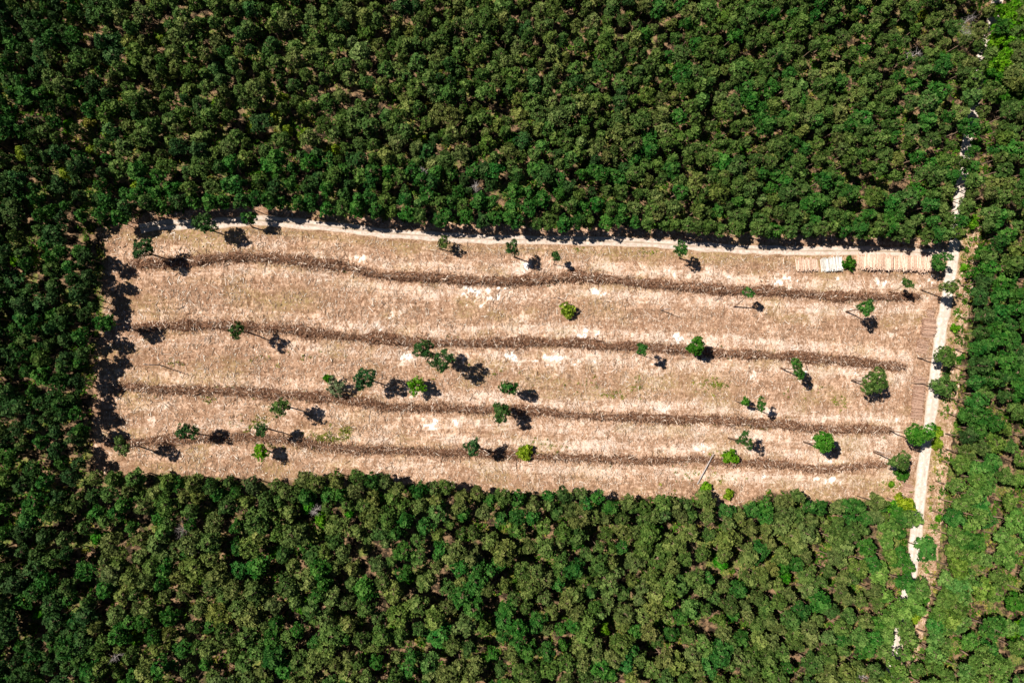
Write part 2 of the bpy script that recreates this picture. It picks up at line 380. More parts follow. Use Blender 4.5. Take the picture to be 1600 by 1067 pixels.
# ------------------------------------------------------------------ foliage
def tufts_mesh_data(rng, centers, radii, axis_xy, blades, length, width, up=0.35, normals=None):
    """tufts of diamond shaped sprays around the given centres"""
    n = len(centers); K = blades
    c = np.repeat(centers, K, 0)
    tv = np.repeat(rng.random(n), K)
    out = centers - np.array([axis_xy[0], axis_xy[1], 0]); out[:, 2] = 0
    ln = np.hypot(out[:, 0], out[:, 1])[:, None] + 1e-6; out = out / ln
    d = rng.normal(size=(n * K, 3)) + np.repeat(out, K, 0) * 0.45 + np.array([0, 0, up])
    if normals is not None:           # sprays lie along the outside of the lobe they belong to
        nn = np.repeat(normals, K, 0) + rng.normal(size=(n * K, 3)) * 0.38; nn /= np.linalg.norm(nn, axis=1)[:, None]
        d = d - nn * (d * nn).sum(1)[:, None] * 0.8
    d /= np.linalg.norm(d, axis=1)[:, None]
    rr = np.repeat(radii, K)[:, None]
    Ln = length * (0.7 + 0.6 * rng.random((n * K, 1))) * rr / radii.mean()
    Wn = width * (0.7 + 0.6 * rng.random((n * K, 1)))
    sdir = np.cross(d, nn if normals is not None else rng.normal(size=d.shape)); sdir /= np.linalg.norm(sdir, axis=1)[:, None]
    start = c + d * rr * 0.25 * rng.random((n * K, 1)); tip = start + d * Ln; midp = start + d * Ln * 0.55
    V = np.stack([start, midp + sdir * Wn, tip, midp - sdir * Wn], 1).reshape(-1, 3)
    F = np.arange(len(V)).reshape(-1, 4)
    return V, F, np.repeat(tv, 1)
def crown_mesh(name, rng, lobes, density=1.0, mat=None, leaf=False):
    """lobes: (x, y, z, radius, half height) balloons that carry the tufts, in the tree's own frame"""
    cs = []; ns_ = []
    for (lx, ly, lz, r, hh) in lobes:
        n = int(max(8, 15.0 * r * r * density * (0.6 + 0.4 * hh / r)))
        v = rng.normal(size=(n, 3)); v[:, 2] = np.where(v[:, 2] < 0, v[:, 2] * 0.75, v[:, 2]); v /= np.linalg.norm(v, axis=1)[:, None]
        rad = (0.62 + 0.38 * rng.random(n) ** 0.5)[:, None]
        phi = np.arctan2(v[:, 1], v[:, 0]); wob = 1 + 0.16 * np.sin(3 * phi + rng.random() * 6) + 0.12 * np.sin(5 * phi + rng.random() * 6)
        cs.append(np.array([lx, ly, lz]) + v * rad * np.stack([r * wob, r * wob, np.full(n, hh)], 1)); ns_.append(v)
    cs = np.vstack(cs); ns_ = np.vstack(ns_); rad = 0.45 + 0.3 * rng.random(len(cs))
    ax = np.mean([l[:2] for l in lobes], 0)
    if leaf: V, F, t = tufts_mesh_data(rng, cs, rad, ax, 18, 0.42, 0.17, up=0.3, normals=ns_)
    else: V, F, t = tufts_mesh_data(rng, cs, rad, ax, 20, 0.46, 0.135, up=0.5, normals=ns_)
    return make_mesh(name, V, F, mat or M_NEEDLE, attrs={'tuft': ('FACE', 'FLOAT', t)})
def tube(path, radii, sides=6, cap=True):
    path = np.asarray(path, float); n = len(path); V = []; a = np.linspace(0, 2 * math.pi, sides, endpoint=False)
    for i in range(n):
        t = path[min(i + 1, n - 1)] - path[max(i - 1, 0)]; t /= np.linalg.norm(t) + 1e-9
        s = np.cross(t, [0.3, 1, 0.2] if abs(t[0]) > 0.5 else [1, 0.2, 0.3]); s /= np.linalg.norm(s); u = np.cross(t, s)
        V.append(path[i] + radii[i] * (np.cos(a)[:, None] * s + np.sin(a)[:, None] * u))
    V = np.vstack(V); F = []
    for i in range(n - 1):
        for j in range(sides):
            k = (j + 1) % sides; F.append((i * sides + j, i * sides + k, (i + 1) * sides + k, (i + 1) * sides + j))
    if cap:
        V = np.vstack([V, path[:1], path[-1:]]); b0 = n * sides
        for j in range(sides):
            k = (j + 1) % sides
            F.append((b0, k, j, j)); F.append((b0 + 1, (n - 1) * sides + j, (n - 1) * sides + k, (n - 1) * sides + k))
    return V, F
class Acc:
    def __init__(s): s.V = []; s.F = []; s.n = 0
    def add(s, vf):
        V, F = vf; s.V.append(V); s.F += [tuple(i + s.n for i in f) for f in F]; s.n += len(V)
    def mesh(s, name, mat):
        F4 = [f for f in s.F if f[2] != f[3]]; F3 = [f[:3] for f in s.F if f[2] == f[3]]
        return make_mesh(name, np.vstack(s.V), [np.array(F4), np.array(F3)] if F3 else np.array(F4), mat, smooth=True)
def trunk_mesh(name, rng, top, r0, lobes=(), bend=(0, 0), branches=6, mat=None):
    """tapered, slightly crooked trunk from the origin to `top`, with limbs reaching into the crown lobes"""
    top = np.asarray(top, float); a = Acc(); n = 7
    ts = np.linspace(0, 1, n); path = np.zeros((n, 3))
    for i, t in enumerate(ts):
        path[i] = top * t; path[i, :2] += np.array(bend) * math.sin(math.pi * t) + rng.normal(size=2) * 0.06 * (0 < i < n - 1)
    path[0, 2] = -0.3
    a.add(tube(path, r0 * np.array([1.35, 0.95, 0.85, 0.72, 0.58, 0.42, 0.15]), 7))
    def at(t): return np.array([np.interp(t, ts, path[:, k]) for k in range(3)])
    for (lx, ly, lz, r, hh) in lobes:
        for q in range(3):
            s = at(np.clip((lz - hh * 0.8) / top[2] + 0.05 * q, 0.35, 0.9)); e = np.array([lx, ly, lz - 0.4 * hh]) + rng.normal(size=3) * r * 0.3
            m_ = (s + e) / 2 + np.array([0, 0, 0.3]); a.add(tube([s, m_, e], [r0 * 0.32, r0 * 0.22, r0 * 0.06], 4, False))
    for q in range(branches):
        t = 0.35 + 0.5 * rng.random(); s = at(t); ph = rng.random() * 6.28; ln = 0.5 + 1.1 * rng.random()
        e = s + np.array([math.cos(ph) * ln, math.sin(ph) * ln, 0.1 - 0.3 * rng.random()])
        a.add(tube([s, e], [0.035, 0.012], 3, False))
    return a.mesh(name, mat or M_BARK)
def std_lobes(rng, R, H, depth):
    """a pine crown: a main dome, shoulders around it"""
    L_ = [(rng.normal() * 0.15, rng.normal() * 0.15, H - depth * 0.45, R * 0.58, depth * 0.5)]
    k = rng.integers(3, 6); p0 = rng.random() * 6.28
    for i in range(k):
        ph = p0 + 6.28 * i / k + rng.normal() * 0.35; rr = R * (0.34 + 0.18 * rng.random()); dd = R * (0.48 + 0.16 * rng.random())
        L_.append((math.cos(ph) * dd, math.sin(ph) * dd, H - depth * (0.48 + 0.4 * rng.random()), rr, rr * 0.85))
    return L_

# tints: the trees' own colours
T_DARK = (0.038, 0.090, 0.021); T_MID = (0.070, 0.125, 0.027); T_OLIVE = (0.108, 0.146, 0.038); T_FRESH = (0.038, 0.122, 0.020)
T_BLUE = (0.034, 0.100, 0.026); T_BRIGHT = (0.115, 0.30, 0.022); T_LIME = (0.24, 0.36, 0.035); T_DEEP = (0.05, 0.17, 0.02)
def jitter(c, rng, a=0.12):
    k = 1 + rng.normal() * a
    return [max(0.004, c[0] * k * (1 + rng.normal() * 0.08)), max(0.004, c[1] * k), max(0.004, c[2] * k * (1 + rng.normal() * 0.08))]

# ------------------------------------------------------------------ trees standing alone in the clearing
def triangulate(crown, shadow):
    """point where the line of sight to the crown meets the sun's ray that ends in its shadow"""
    d1 = ray(*crown); p2 = gp(*shadow); d2 = -light_dir
    w0 = CAMO - p2; a = d1.dot(d1); b_ = d1.dot(d2); c_ = d2.dot(d2); d_ = d1.dot(w0); e_ = d2.dot(w0); den = a * c_ - b_ * b_
    s = (b_ * e_ - c_ * d_) / den; t = (a * e_ - b_ * d_) / den
    q = (CAMO + d1 * s + p2 + d2 * t) / 2
    z = min(max(q.z, 1.2), 14.5)
    return gp(crown[0], crown[1], z)
def solo(i, crown, shadow, base, dpx, label, tint, kind='pine', lob=None, dens=1.0):
    rng = np.random.default_rng(1000 + i)
    c = triangulate(crown, shadow); R = (1.0 if kind != 'pine' else 1.12) * dpx * 0.5 * (CAM_H - c.z) / FPX
    if kind in ('shrub',):
        c = gp(crown[0], crown[1], R * 0.8)
        b0 = Vector((c.x, c.y, 0)); hh = R * 0.85
    else:
        b0 = gp(*base) if base else Vector((c.x, c.y, 0)); hh = min(R * 0.95, 2.6)
    b0.z = float(ground_z(np.array([b0.x]), np.array([b0.y]))[0])
    cc = np.array(c - b0)
    if lob is None:
        lobes = [(cc[0], cc[1], cc[2], R * 0.62, hh * 0.85)]
        p0 = rng.random() * 6.28; k = rng.integers(4, 7)
        for q in range(k):
            ph = p0 + 6.28 * q / k + rng.normal() * 0.3; dd = R * (0.5 + 0.2 * rng.random()); rr = R * (0.3 + 0.2 * rng.random())
            lobes.append((cc[0] + math.cos(ph) * dd, cc[1] + math.sin(ph) * dd, cc[2] + rng.normal() * hh * 0.35, rr, rr * 0.8))
    else:
        lobes = [(cc[0] + x * R, cc[1] + y * R, cc[2] + z * R, r * R, r * R * 0.85) for (x, y, z, r) in lob]
    names = {'pine': 'pine_tree', 'broadleaf': 'broadleaf_tree', 'shrub': 'shrub'}
    cats = {'pine': 'pine tree', 'broadleaf': 'tree', 'shrub': 'shrub'}
    o = thing(names[kind], label, cats[kind], b0)
    if kind == 'shrub':
        ztop = cc[2]; tm = trunk_mesh('stem', rng, (0, 0, max(0.6, ztop)), 0.06, lobes[:4], branches=0); link('stem', tm, o)
    else:
        tm = trunk_mesh('trunk', rng, (cc[0], cc[1], cc[2] + hh * 0.7), 0.23 if R > 1.9 else 0.14, lobes, bend=tuple(rng.normal(size=2) * 0.25), branches=8); link('trunk', tm, o)
    cr = link('crown', crown_mesh('crown', rng, lobes, (0.95 if kind == 'pine' else 1.4) * dens, M_NEEDLE if kind == 'pine' else M_LEAF, leaf=kind != 'pine'), o)
    cr['tint'] = jitter(tint, rng, 0.06)
    return o
SOLO = [
 ((222, 388), (285, 413), (241, 399), 29, 'leftmost lone pine, at the left end of the uppermost brush row', T_DARK),
 ((318, 349), (370, 373), (330, 360), 32, 'dark pine standing on the pale track near its left end', T_DARK),
 ((389, 340), (425, 362), (394, 355), 22, 'slim pine beside the bend at the top of the pale track', T_FRESH),
 ((165, 504), (236, 526), (188, 507), 26, 'pine before the left forest edge, beside the second brush row', T_FRESH),
 ((369, 516), (433, 538), (387, 519), 24, 'dark pine rooted in the left part of the second brush row', T_DARK),
 ((438, 637), (493, 651), (450, 636), 25, 'pine with a long thin trunk shadow just below the third brush row, left part', T_MID),
 ((295, 674), (345, 685), (304, 676), 29, 'dark pine on the left part of the lowest brush row', T_DARK),
 ((408, 671), (462, 685), (420, 670), 18, 'small dark pine among yellow green weeds above the lowest brush row', T_DARK),
 ((190, 698), (262, 712), (214, 695), 25, 'pine with a curved bare trunk in the lower left corner of the clearing', T_MID),
 ((570, 591), (621, 609), (580, 594), 33, 'dark pine between the sparse pale tree and the bright green leafy tree', T_BLUE),
 ((661, 544), (722, 562), (674, 551), 27, 'round pine on the second brush row, upper left of a touching pair', T_DARK),
 ((691, 562), (742, 586), (703, 566), 36, 'wide pine with a long black shadow, lower right of a touching pair', T_BLUE),
 ((796, 607), (828, 621), None, 27, 'mid green pine just above the third brush row at the middle of the clearing', T_FRESH),
 ((783, 644), (816, 657), (793, 646), 27, 'dark pine rooted in the third brush row at the middle of the clearing', T_DARK),
 ((739, 699), (782, 710), (752, 701), 24, 'pine left of a round yellow green shrub on the lowest brush row', T_BLUE),
 ((800, 387), (838, 409), (804, 402), 23, 'round pine at the middle of the pale track with a black shadow beside it', T_DARK),
 ((869, 400), (890, 417), (865, 413), 13, 'smallest pine of the top strip, right of the round pine by the track', T_DARK),
 ((1065, 389), (1088, 411), (1062, 404), 21, 'bushy pine touching the pale track in its right half', T_FRESH),
 ((1003, 545), (1033, 566), (997, 553), 18, 'slim pine on the second brush row, left neighbour of the bright bushy tree', T_FRESH),
 ((1353, 481), (1365, 505), (1322, 487), 29, 'pine with a bold trunk shadow on the right, between the first and second brush rows', T_FRESH),
 ((1417, 442), (1424, 463), (1390, 456), 16, 'thin sparse pine on the right end of the uppermost brush row', T_MID),
 ((1486, 448), (1495, 473), (1438, 453), 27, 'tall pine leaning over the gravel road below the track junction', T_MID),
]
for i, (c_, s_, b_, d_, lab, tn) in enumerate(SOLO):
    solo(i, c_, s_, b_, d_, lab, tn, dens=0.6 if d_ < 17 else 1.0)
solo(40, (1246, 576), (1265, 597), (1220, 575), 30, 'narrow slanting pine right of centre with a shadow merging into its crown', T_FRESH, lob=[(-.25, .5, .3, .5), (.05, .1, 0, .5), (.3, -.35, -.2, .5), (.5, -.7, -.3, .35)])
solo(41, (1367, 597), (1384, 610), (1331, 595), 44, 'largest lone pine inside the clearing, with pale bare trunks to its left', T_MID, lob=[(.05, .5, .3, .48), (-.3, .1, 0, .5), (.25, .1, .2, .5), (-.35, -.4, -.2, .42), (.2, -.3, 0, .4)])
solo(42, (1189, 632), (1209, 648), (1172, 634), 24, 'narrow pine on the third brush row with a round black shadow', T_FRESH, lob=[(0, .45, .2, .45), (.05, -.1, 0, .5), (.15, -.5, -.2, .4)])
solo(43, (1164, 688), (1188, 702), (1138, 684), 32, 'crooked sparse pine above the lime green shrub on the lowest brush row', T_DARK, lob=[(-.1, .6, .3, .33), (-.3, .05, 0, .36), (.2, 0, .1, .36), (.35, -.4, -.1, .36), (-.6, -.15, -.2, .2)])
solo(44, (1287, 691), (1304, 705), (1256, 690), 34, 'dense round dark green pine near the lower right of the clearing', T_DEEP, dens=1.4, lob=[(0, .1, .3, .62), (-.35, -.1, 0, .5), (.4, -.15, 0, .5), (-.1, .5, 0, .42), (.1, -.45, -.2, .45), (-.4, .35, -.1, .4), (.35, .35, 0, .42)])
solo(45, (1434, 678), (1436, 696), (1384, 669), 50, 'big two part pine crown overhanging the gravel road, lower right', T_DEEP, lob=[(-.4, .1, .2, .48), (-.05, .05, .2, .4), (.55, .3, .3, .42), (.1, -.3, -.1, .4), (.62, -.05, .1, .3), (-.3, -.25, -.1, .3), (.35, -.1, 0, .3)])
solo(46, (1408, 721), (1423, 734), (1366, 706), 38, 'pine at the right end of the lowest brush row with twin pale trunks', T_MID, lob=[(.1, .4, .2, .42), (-.35, 0, 0, .45), (.2, 0, .1, .42), (.3, -.35, -.1, .35), (-.6, -.1, -.2, .3)])
solo(47, (1468, 407), (1478, 424), (1446, 410), 29, 'pine at the right end of the long timber stack, beside the road corner', T_FRESH)
solo(48, (1476, 556), (1492, 572), (1434, 559), 34, 'pine overhanging the gravel road beside the second brush row', T_MID)
solo(49, (1475, 602), (1491, 612), (1423, 598), 36, 'pine leaning over the road from the crosswise timber stack, with a long straight trunk shadow', T_MID)
solo(50, (694, 379), (712, 392), (686, 389), 19, 'thin half bare pine with a forked shadow below the pale track', T_MID, dens=0.55)
solo(51, (1170, 457), (1187, 478), (1147, 480), 18, 'leaning near bare pine with a pale trunk over the uppermost brush row', T_FRESH, dens=0.5)
solo(52, (524, 606), (542, 614), None, 30, 'sparse greyish green tree at the third brush row with a bright green twig top', (0.12, 0.15, 0.075), dens=0.7)
# leafy bright trees and shrubs in the clearing
SHR = [
 ((407, 706), (436, 713), 24, 'broadleaf', 'light green leafy tree just below the lowest brush row on the left', T_BRIGHT),
 ((652, 603), (672, 606), 31, 'broadleaf', 'ragged bright green leafy tree above the third brush row, left of centre', T_BRIGHT),
 ((1088, 541), (1110, 549), 31, 'broadleaf', 'bushy bright green leafy tree on the second brush row', T_DEEP),
 ((1165, 628), (1176, 634), 15, 'broadleaf', 'little green bushy tree just left of the narrow pine on the third brush row', T_DEEP),
 ((820, 706), None, 25, 'shrub', 'round yellow green shrub on the lowest brush row, middle of the clearing', T_LIME),
 ((887, 484), None, 27, 'shrub', 'solitary yellow green shrub in the upper middle of the bare ground', T_LIME),
 ((1141, 713), None, 26, 'shrub', 'lime green shrub below the crooked sparse pine', T_BRIGHT),
 ((1411, 741), None, 24, 'shrub', 'fresh green shrub directly below the twin trunk pine by the road', T_DEEP),
 ((1327, 412), None, 22, 'shrub', 'round dark green bush in the gap between the white and the long timber stacks', T_DEEP),
 ((511, 591), None, 11, 'shrub', 'small bright green shrub above the sparse greyish green tree', T_BRIGHT),
 ((1393, 757), None, 12, 'shrub', 'small green bush near the lower right corner of the clearing', T_BRIGHT),
 ((1138, 772), None, 18, 'shrub', 'olive green bush in front of the lower forest edge, right of the fallen trunk', T_LIME),
 ((1102, 761), None, 17, 'shrub', 'bright green bush at the lower end of the fallen trunk', T_BRIGHT),
 ((1467, 674), None, 17, 'shrub', 'upper of two lime green shrubs touching on the right verge of the road', T_LIME),
 ((1465, 694), None, 20, 'shrub', 'lower of two lime green shrubs touching on the right verge of the road', T_LIME),
 ((1491, 512), None, 14, 'shrub', 'lone small green bush on the right verge beside the timber stack by the road', T_BRIGHT),
 ((1507, 418), None, 12, 'shrub', 'small green bush on the right verge near the track junction', T_BRIGHT),
 ((1500, 560), None, 12, 'shrub', 'small dark bush behind the pine overhanging the road at the second brush row', T_DEEP),
 ((1518, 346), None, 26, 'shrub', 'bright green shrub right of the road above the track junction', T_BRIGHT),
 ((1427, 963), None, 27, 'shrub', 'brightest green bush beside the road at the bottom right', T_LIME),
 ((1445, 935), None, 19, 'shrub', 'dark green bush above the brightest bush at the bottom right', T_DEEP),
 ((1466, 809), None, 12, 'shrub', 'small green bush on the right verge below the clearing', T_BRIGHT),
 ((1526, 222), None, 15, 'shrub', 'dark green bush right of the road in the upper right forest', T_DEEP),
]
for i, (c_, s_, d_, kd, lab, tn) in enumerate(SHR):
    solo(200 + i, c_, s_ or (c_[0] + 8, c_[1] + 3), None, d_, lab, tn, kind=kd, dens=1.0 if kd == 'shrub' else 0.9)

# ------------------------------------------------------------------ dead standing and fallen trunks
def bare_tree(i, base, top_h, lean, label, spread=0.0, nb=10, r=0.19, name='dead_tree', loc=None):
    rng = np.random.default_rng(4000 + i); b0 = loc if loc is not None else gp(*base)
    o = thing(name, label, 'dead tree', b0)
    a = Acc(); top = np.array([lean[0], lean[1], top_h])
    a.add(tube([np.zeros(3) - [0, 0, .3], top * 0.5 + [rng.normal() * .1, rng.normal() * .1, 0], top], [r, r * 0.75, r * 0.25], 6)); link('trunk', a.mesh('trunk', M_DEAD), o)
    if nb:
        a = Acc()
        for q in range(nb):
            t = (0.45 if spread else 0.3) + 0.55 * rng.random(); s = top * t; ph = rng.random() * 6.28
            ln = (spread * (1.25 - t) * 1.6 if spread else 0.9) * (0.6 + 0.6 * rng.random())
            e = s + np.array([math.cos(ph) * ln, math.sin(ph) * ln, ln * 0.35]); mm = (s + e) / 2 + rng.normal(size=3) * 0.1
            if not spread:
                bb = Acc(); bb.add(tube([s, mm, e], [.03, 0.025, 0.012], 4, False)); link('branch', bb.mesh('branch', M_DEAD), o); continue
            a.add(tube([s, mm, e], [0.05, 0.035, 0.012], 4, False))
            for w in range(4):
                f = mm + (e - mm) * rng.random(); e2 = f + rng.normal(size=3) * 0.35 * max(spread, .5) + np.array([math.cos(ph), math.sin(ph), 0.1]) * 0.4
                a.add(tube([f, e2], [0.025, 0.01], 3, False))
        if spread: link('branches', a.mesh('branches', M_DEAD), o)
    return o
bare_tree(0, (249, 570), 12.0, (0.2, 0.1), 'bare dead pole at the left, known by its long thin twiggy shadow', nb=14)
bare_tree(1, (1033, 485), 8.6, (0.1, 0.0), 'bare pole in the upper right bare strip with a straight thin shadow', nb=3)
bare_tree(2, (872, 466), 2.6, (0.0, 0.1), 'short stub of a trunk just above the solitary yellow green shrub', nb=0)
bare_tree(3, (1330, 594), 9.5, (0.6, 1.0), 'thin bare pole at the foot of the largest lone pine', nb=4, r=0.12)
bare_tree(4, (1367, 704), 8.5, (0.8, -0.3), 'thin bare pole at the foot of the pine at the lowest brush row', nb=3, r=0.12)
for i, (px, py, sp, lab) in enumerate([(284, 829, 2.2, 'larger pale grey leafless tree in the lower left forest'), (300, 860, 1.2, 'small pale leafless tree just below the larger grey one, lower left'),
                                       (178, 1028, 1.3, 'whitish leafless tree near the bottom edge in the left forest'), (1516, 30, 2.8, 'broad brown grey leafless tree by the road in the upper right corner'),
                                       (1514, 55, 2.2, 'brownish leafless tree just below the broad one in the upper right'), (1434, 83, 1.7, 'whitish half dead tree in the upper right forest'),
                                       (660, 268, 1.4, 'pale leafless tree in the forest above the middle left of the track'), (743, 291, 1.2, 'pale leafless tree right of the other one above the track'),
                                       (1350, 1058, 1.5, 'grey leafless tree at the bottom edge right of centre'), (490, 800, 1.4, 'grey leafless tree in the forest below the lowest brush row, left')]):
    c = gp(px, py, 9.5); bare_tree(10 + i, None, 10.5, (0.2, 0.1), lab, spread=sp, nb=26, r=0.14, loc=Vector((c.x, c.y, 0)))
# the long fallen trunk
a0 = gp(1112, 708); a1 = gp(1089, 756); dv = a1 - a0
o = thing('fallen_trunk', 'long pale fallen trunk lying across the lowest brush row towards the forest edge', 'fallen trunk', (a0.x, a0.y, 0))
A = Acc(); A.add(tube([(0, 0, 1.5), (dv.x * .5, dv.y * .5, 0.95), (dv.x, dv.y, 0.35)], [0.14, 0.17, 0.2], 8)); link('stem', A.mesh('stem', M_DEAD), o)
for q in range(5):
    A = Acc(); t = 0.03 + 0.12 * q; A.add(tube([(dv.x * t, dv.y * t, 1.45 - t), (dv.x * t + (-1) ** q * 0.8, dv.y * t + 0.3, 1.7 - t)], [0.04, 0.015], 4, False)); link('branch_stub', A.mesh('branch_stub', M_DEAD), o)

# ------------------------------------------------------------------ timber stacks
def log_mesh(name, seed, mat, length=3.6):
    rng = np.random.default_rng(seed); n = 5; S = 9; xs = np.linspace(-length / 2, length / 2, n)
    path = [(0, x, rng.normal() * 0.015) for x in xs]; rad = [0.155 - 0.025 * i / 4 for i in range(n)]
    V, F = tube(path, rad, S); F4 = [f for f in F if f[2] != f[3]]; F3 = [f[:3] for f in F if f[2] == f[3]]
    return make_mesh(name, V, [np.array(F4), np.array(F3)], [mat, M_CUT], mat_idx=[0] * len(F4) + [1] * len(F3), smooth=False)
LOGS = {k: [log_mesh('log', 10 * j + q, m_) for q in range(3)] for j, (k, m_) in enumerate((('pink', M_LOGBARK), ('birch', M_BIRCH), ('dull', M_LOGBARK_DULL)))}
hidden_logs = []
def stack(p0, p1, depth_px, kind, label, group, layers=6, zbase=0.15, sd=0, jit=0.25, spacing=0.30):
    """logs lie across the line p0-p1 (photograph pixels), heaped `layers` high; the top course is single logs"""
    rng = np.random.default_rng(sd); a = gp(*p0); b_ = gp(*p1); ax = (b_ - a); Ln = ax.length; ax = ax / Ln
    ang = math.atan2(ax.y, ax.x); length = depth_px * CAM_H / FPX
    n = int(Ln / spacing)
    for i in range(n):
        u = (i + 0.5) * Ln / n; tmax = min(1.0, (i + 1) / 5, (n - i) / 5); lv = max(1, int(round(layers * tmax + rng.normal() * 0.35)))
        for k in range(lv):
            sh = rng.normal() * jit; uu = u + (0.5 * spacing if k % 2 else 0) * (k < lv - 1) + rng.normal() * 0.03
            pos = a + ax * uu + Vector((-ax.y, ax.x, 0)) * sh; r = 0.9 + 0.25 * rng.random(); z = zbase + k * 0.245
            if k == lv - 1:
                o = link('log', LOGS[kind][rng.integers(3)]); o.location = (pos.x, pos.y, z); o.scale = (r, length / 3.6 * (0.92 + 0.14 * rng.random()), r)
                o.rotation_euler = (rng.normal() * 0.015, rng.random() * 6.28 * 0, ang + rng.normal() * 0.05); tag(o, label, 'log', group)
            else: hidden_logs.append((pos.x, pos.y, z, ang + rng.normal() * 0.02, length, 0.14 * r, kind))
stack((1243, 415), (1278, 413), 18, 'pink', 'pinkish log on top of the short leftmost timber stack below the track', 'logs of the short leftmost timber stack', 6, jit=0.4, sd=1, spacing=0.40)
stack((1282, 415), (1317, 412), 21, 'birch', 'white barked log on top of the pale timber stack left of the round bush', 'logs of the white timber stack', 6, sd=2, spacing=0.34)
stack((1338, 410), (1395, 412), 21, 'pink', 'light pinkish log on top of the left half of the long timber stack', 'logs of the long timber stack, left half', 9, sd=3, jit=0.42, spacing=0.34)
stack((1396, 412), (1456, 414), 21, 'pink', 'light pinkish log on top of the right half of the long timber stack', 'logs of the long timber stack, right half', 9, sd=4, jit=0.42, spacing=0.34)
stack((1455, 484), (1453, 496), 13, 'dull', 'log on the short upper end of the brown timber stack beside the gravel road', 'logs at the upper end of the roadside stack', 3, sd=5, spacing=0.36)
stack((1450, 497), (1448, 528), 23, 'dull', 'brown log lying crosswise in the roadside timber stack below the junction', 'logs of the brown roadside stack', 5, sd=6, spacing=0.36)
stack((1443, 530), (1439, 552), 20, 'dull', 'low lying brown log at the lower end of the roadside timber stack', 'logs at the lower end of the roadside stack', 2, sd=7, spacing=0.42)
stack((1437, 588), (1430, 655), 20, 'dull', 'reddish log in the thinly spread roadside timber stack near the third brush row', 'logs of the lower roadside stack', 3, sd=8, spacing=0.42)
stack((1419, 751), (1416, 771), 17, 'dull', 'log in the small brown timber stack at the lower right corner of the clearing', 'logs of the corner timber stack', 3, sd=9, spacing=0.42)
hl = np.array([h[:6] for h in hidden_logs]); S = 7; aa = np.linspace(0, 2 * math.pi, S, endpoint=False)
dirs = np.stack([-np.sin(hl[:, 3]), np.cos(hl[:, 3])], 1); side = np.stack([np.cos(hl[:, 3]), np.sin(hl[:, 3])], 1)
V = np.zeros((len(hl), 2, S, 3))
for e, sg in enumerate((-0.5, 0.5)):
    c0 = hl[:, :2] + dirs * hl[:, 4:5] * sg
    V[:, e, :, :2] = c0[:, None, :] + side[:, None, :] * (hl[:, 5:6] * np.cos(aa)[None])[:, :, None]; V[:, e, :, 2] = hl[:, 2:3] + hl[:, 5:6] * np.sin(aa)[None]
ii = np.arange(len(hl) * 2 * S).reshape(-1, 2, S); nx_ = np.roll(ii, -1, 2)
F4 = np.stack([ii[:, 0], nx_[:, 0], nx_[:, 1], ii[:, 1]], -1).reshape(-1, 4); F7 = np.concatenate([ii[:, 0, ::-1], ii[:, 1]])
kidx = np.array([{'pink': 0, 'birch': 1, 'dull': 2}[h[6]] for h in hidden_logs])
me = make_mesh('stacked_logs', V.reshape(-1, 3), [F4, F7], [M_LOGBARK, M_BIRCH, M_LOGBARK_DULL, M_CUT], mat_idx=np.concatenate([np.repeat(kidx, S), np.full(len(F7), 3)]))
tag(link('stacked_logs', me), 'lower courses of logs under the top logs of the timber stacks', 'logs', kind='stuff')

# ------------------------------------------------------------------ brush: windrows and scattered slash
def sticks(name, pts, z, heading, length, width, tone, mat, pitch=None, parent=None):
    n = len(pts); pitch = np.zeros(n) if pitch is None else pitch
    d = np.stack([np.cos(heading) * np.cos(pitch), np.sin(heading) * np.cos(pitch), np.sin(pitch)], 1); s = np.stack([-np.sin(heading), np.cos(heading), np.zeros(n)], 1)
    u = np.cross(d, s); c = np.column_stack([pts, z]); V = np.zeros((n, 6, 3))
    for e, (sg, taper) in enumerate(((-0.5, 1.0), (0.5, 0.45))):
        e0 = c + d * (length * sg)[:, None]
        for k in range(3):
            a = 2.094 * k + 0.5; V[:, e * 3 + k] = e0 + (s * math.cos(a) + u * math.sin(a)) * (width * taper)[:, None]
    ii = np.arange(n * 6).reshape(n, 6); F = np.concatenate([ii[:, [0, 1, 4, 3]], ii[:, [1, 2, 5, 4]], ii[:, [2, 0, 3, 5]]], 0)
    me = make_mesh(name, V.reshape(-1, 3), F, mat, attrs={'tone': ('FACE', 'FLOAT', np.tile(tone, 3))})
    return link(name, me, parent)
m, nt, b, out = new_mat('brush_mound')
co = N(nt, 'ShaderNodeNewGeometry').outputs['Position']
f1 = noise(nt, co, 2.2, 6, 0.8, 1.0); f2 = noise(nt, co, 0.45, 4, 0.6)
c = mixc(nt, smooth01(nt, f1, 0.38, 0.66), (0.07, 0.028, 0.015), (0.40, 0.20, 0.112))
c = mixc(nt, mathn(nt, 'MULTIPLY', smooth01(nt, f2, 0.55, 0.7), 0.5), c, (0.50, 0.32, 0.21))
L(nt, c, b.inputs['Base Color']); bp = N(nt, 'ShaderNodeBump'); bp.inputs['Strength'].default_value = 1.0; bp.inputs['Distance'].default_value = 0.4
L(nt, f1, bp.inputs['Height']); L(nt, bp.outputs[0], b.inputs['Normal'])
M_MOUND = m
WLAB = ['uppermost long brown row of heaped brush, curving at its left end', 'second long brown row of heaped brush from the top of the clearing',
        'third long brown row of heaped brush from the top of the clearing', 'lowest, thinnest brown row of heaped brush, nearest the lower forest edge']
WH = [(1.4, 1.25), (1.35, 1.25), (1.25, 1.05), (1.05, 0.8)]
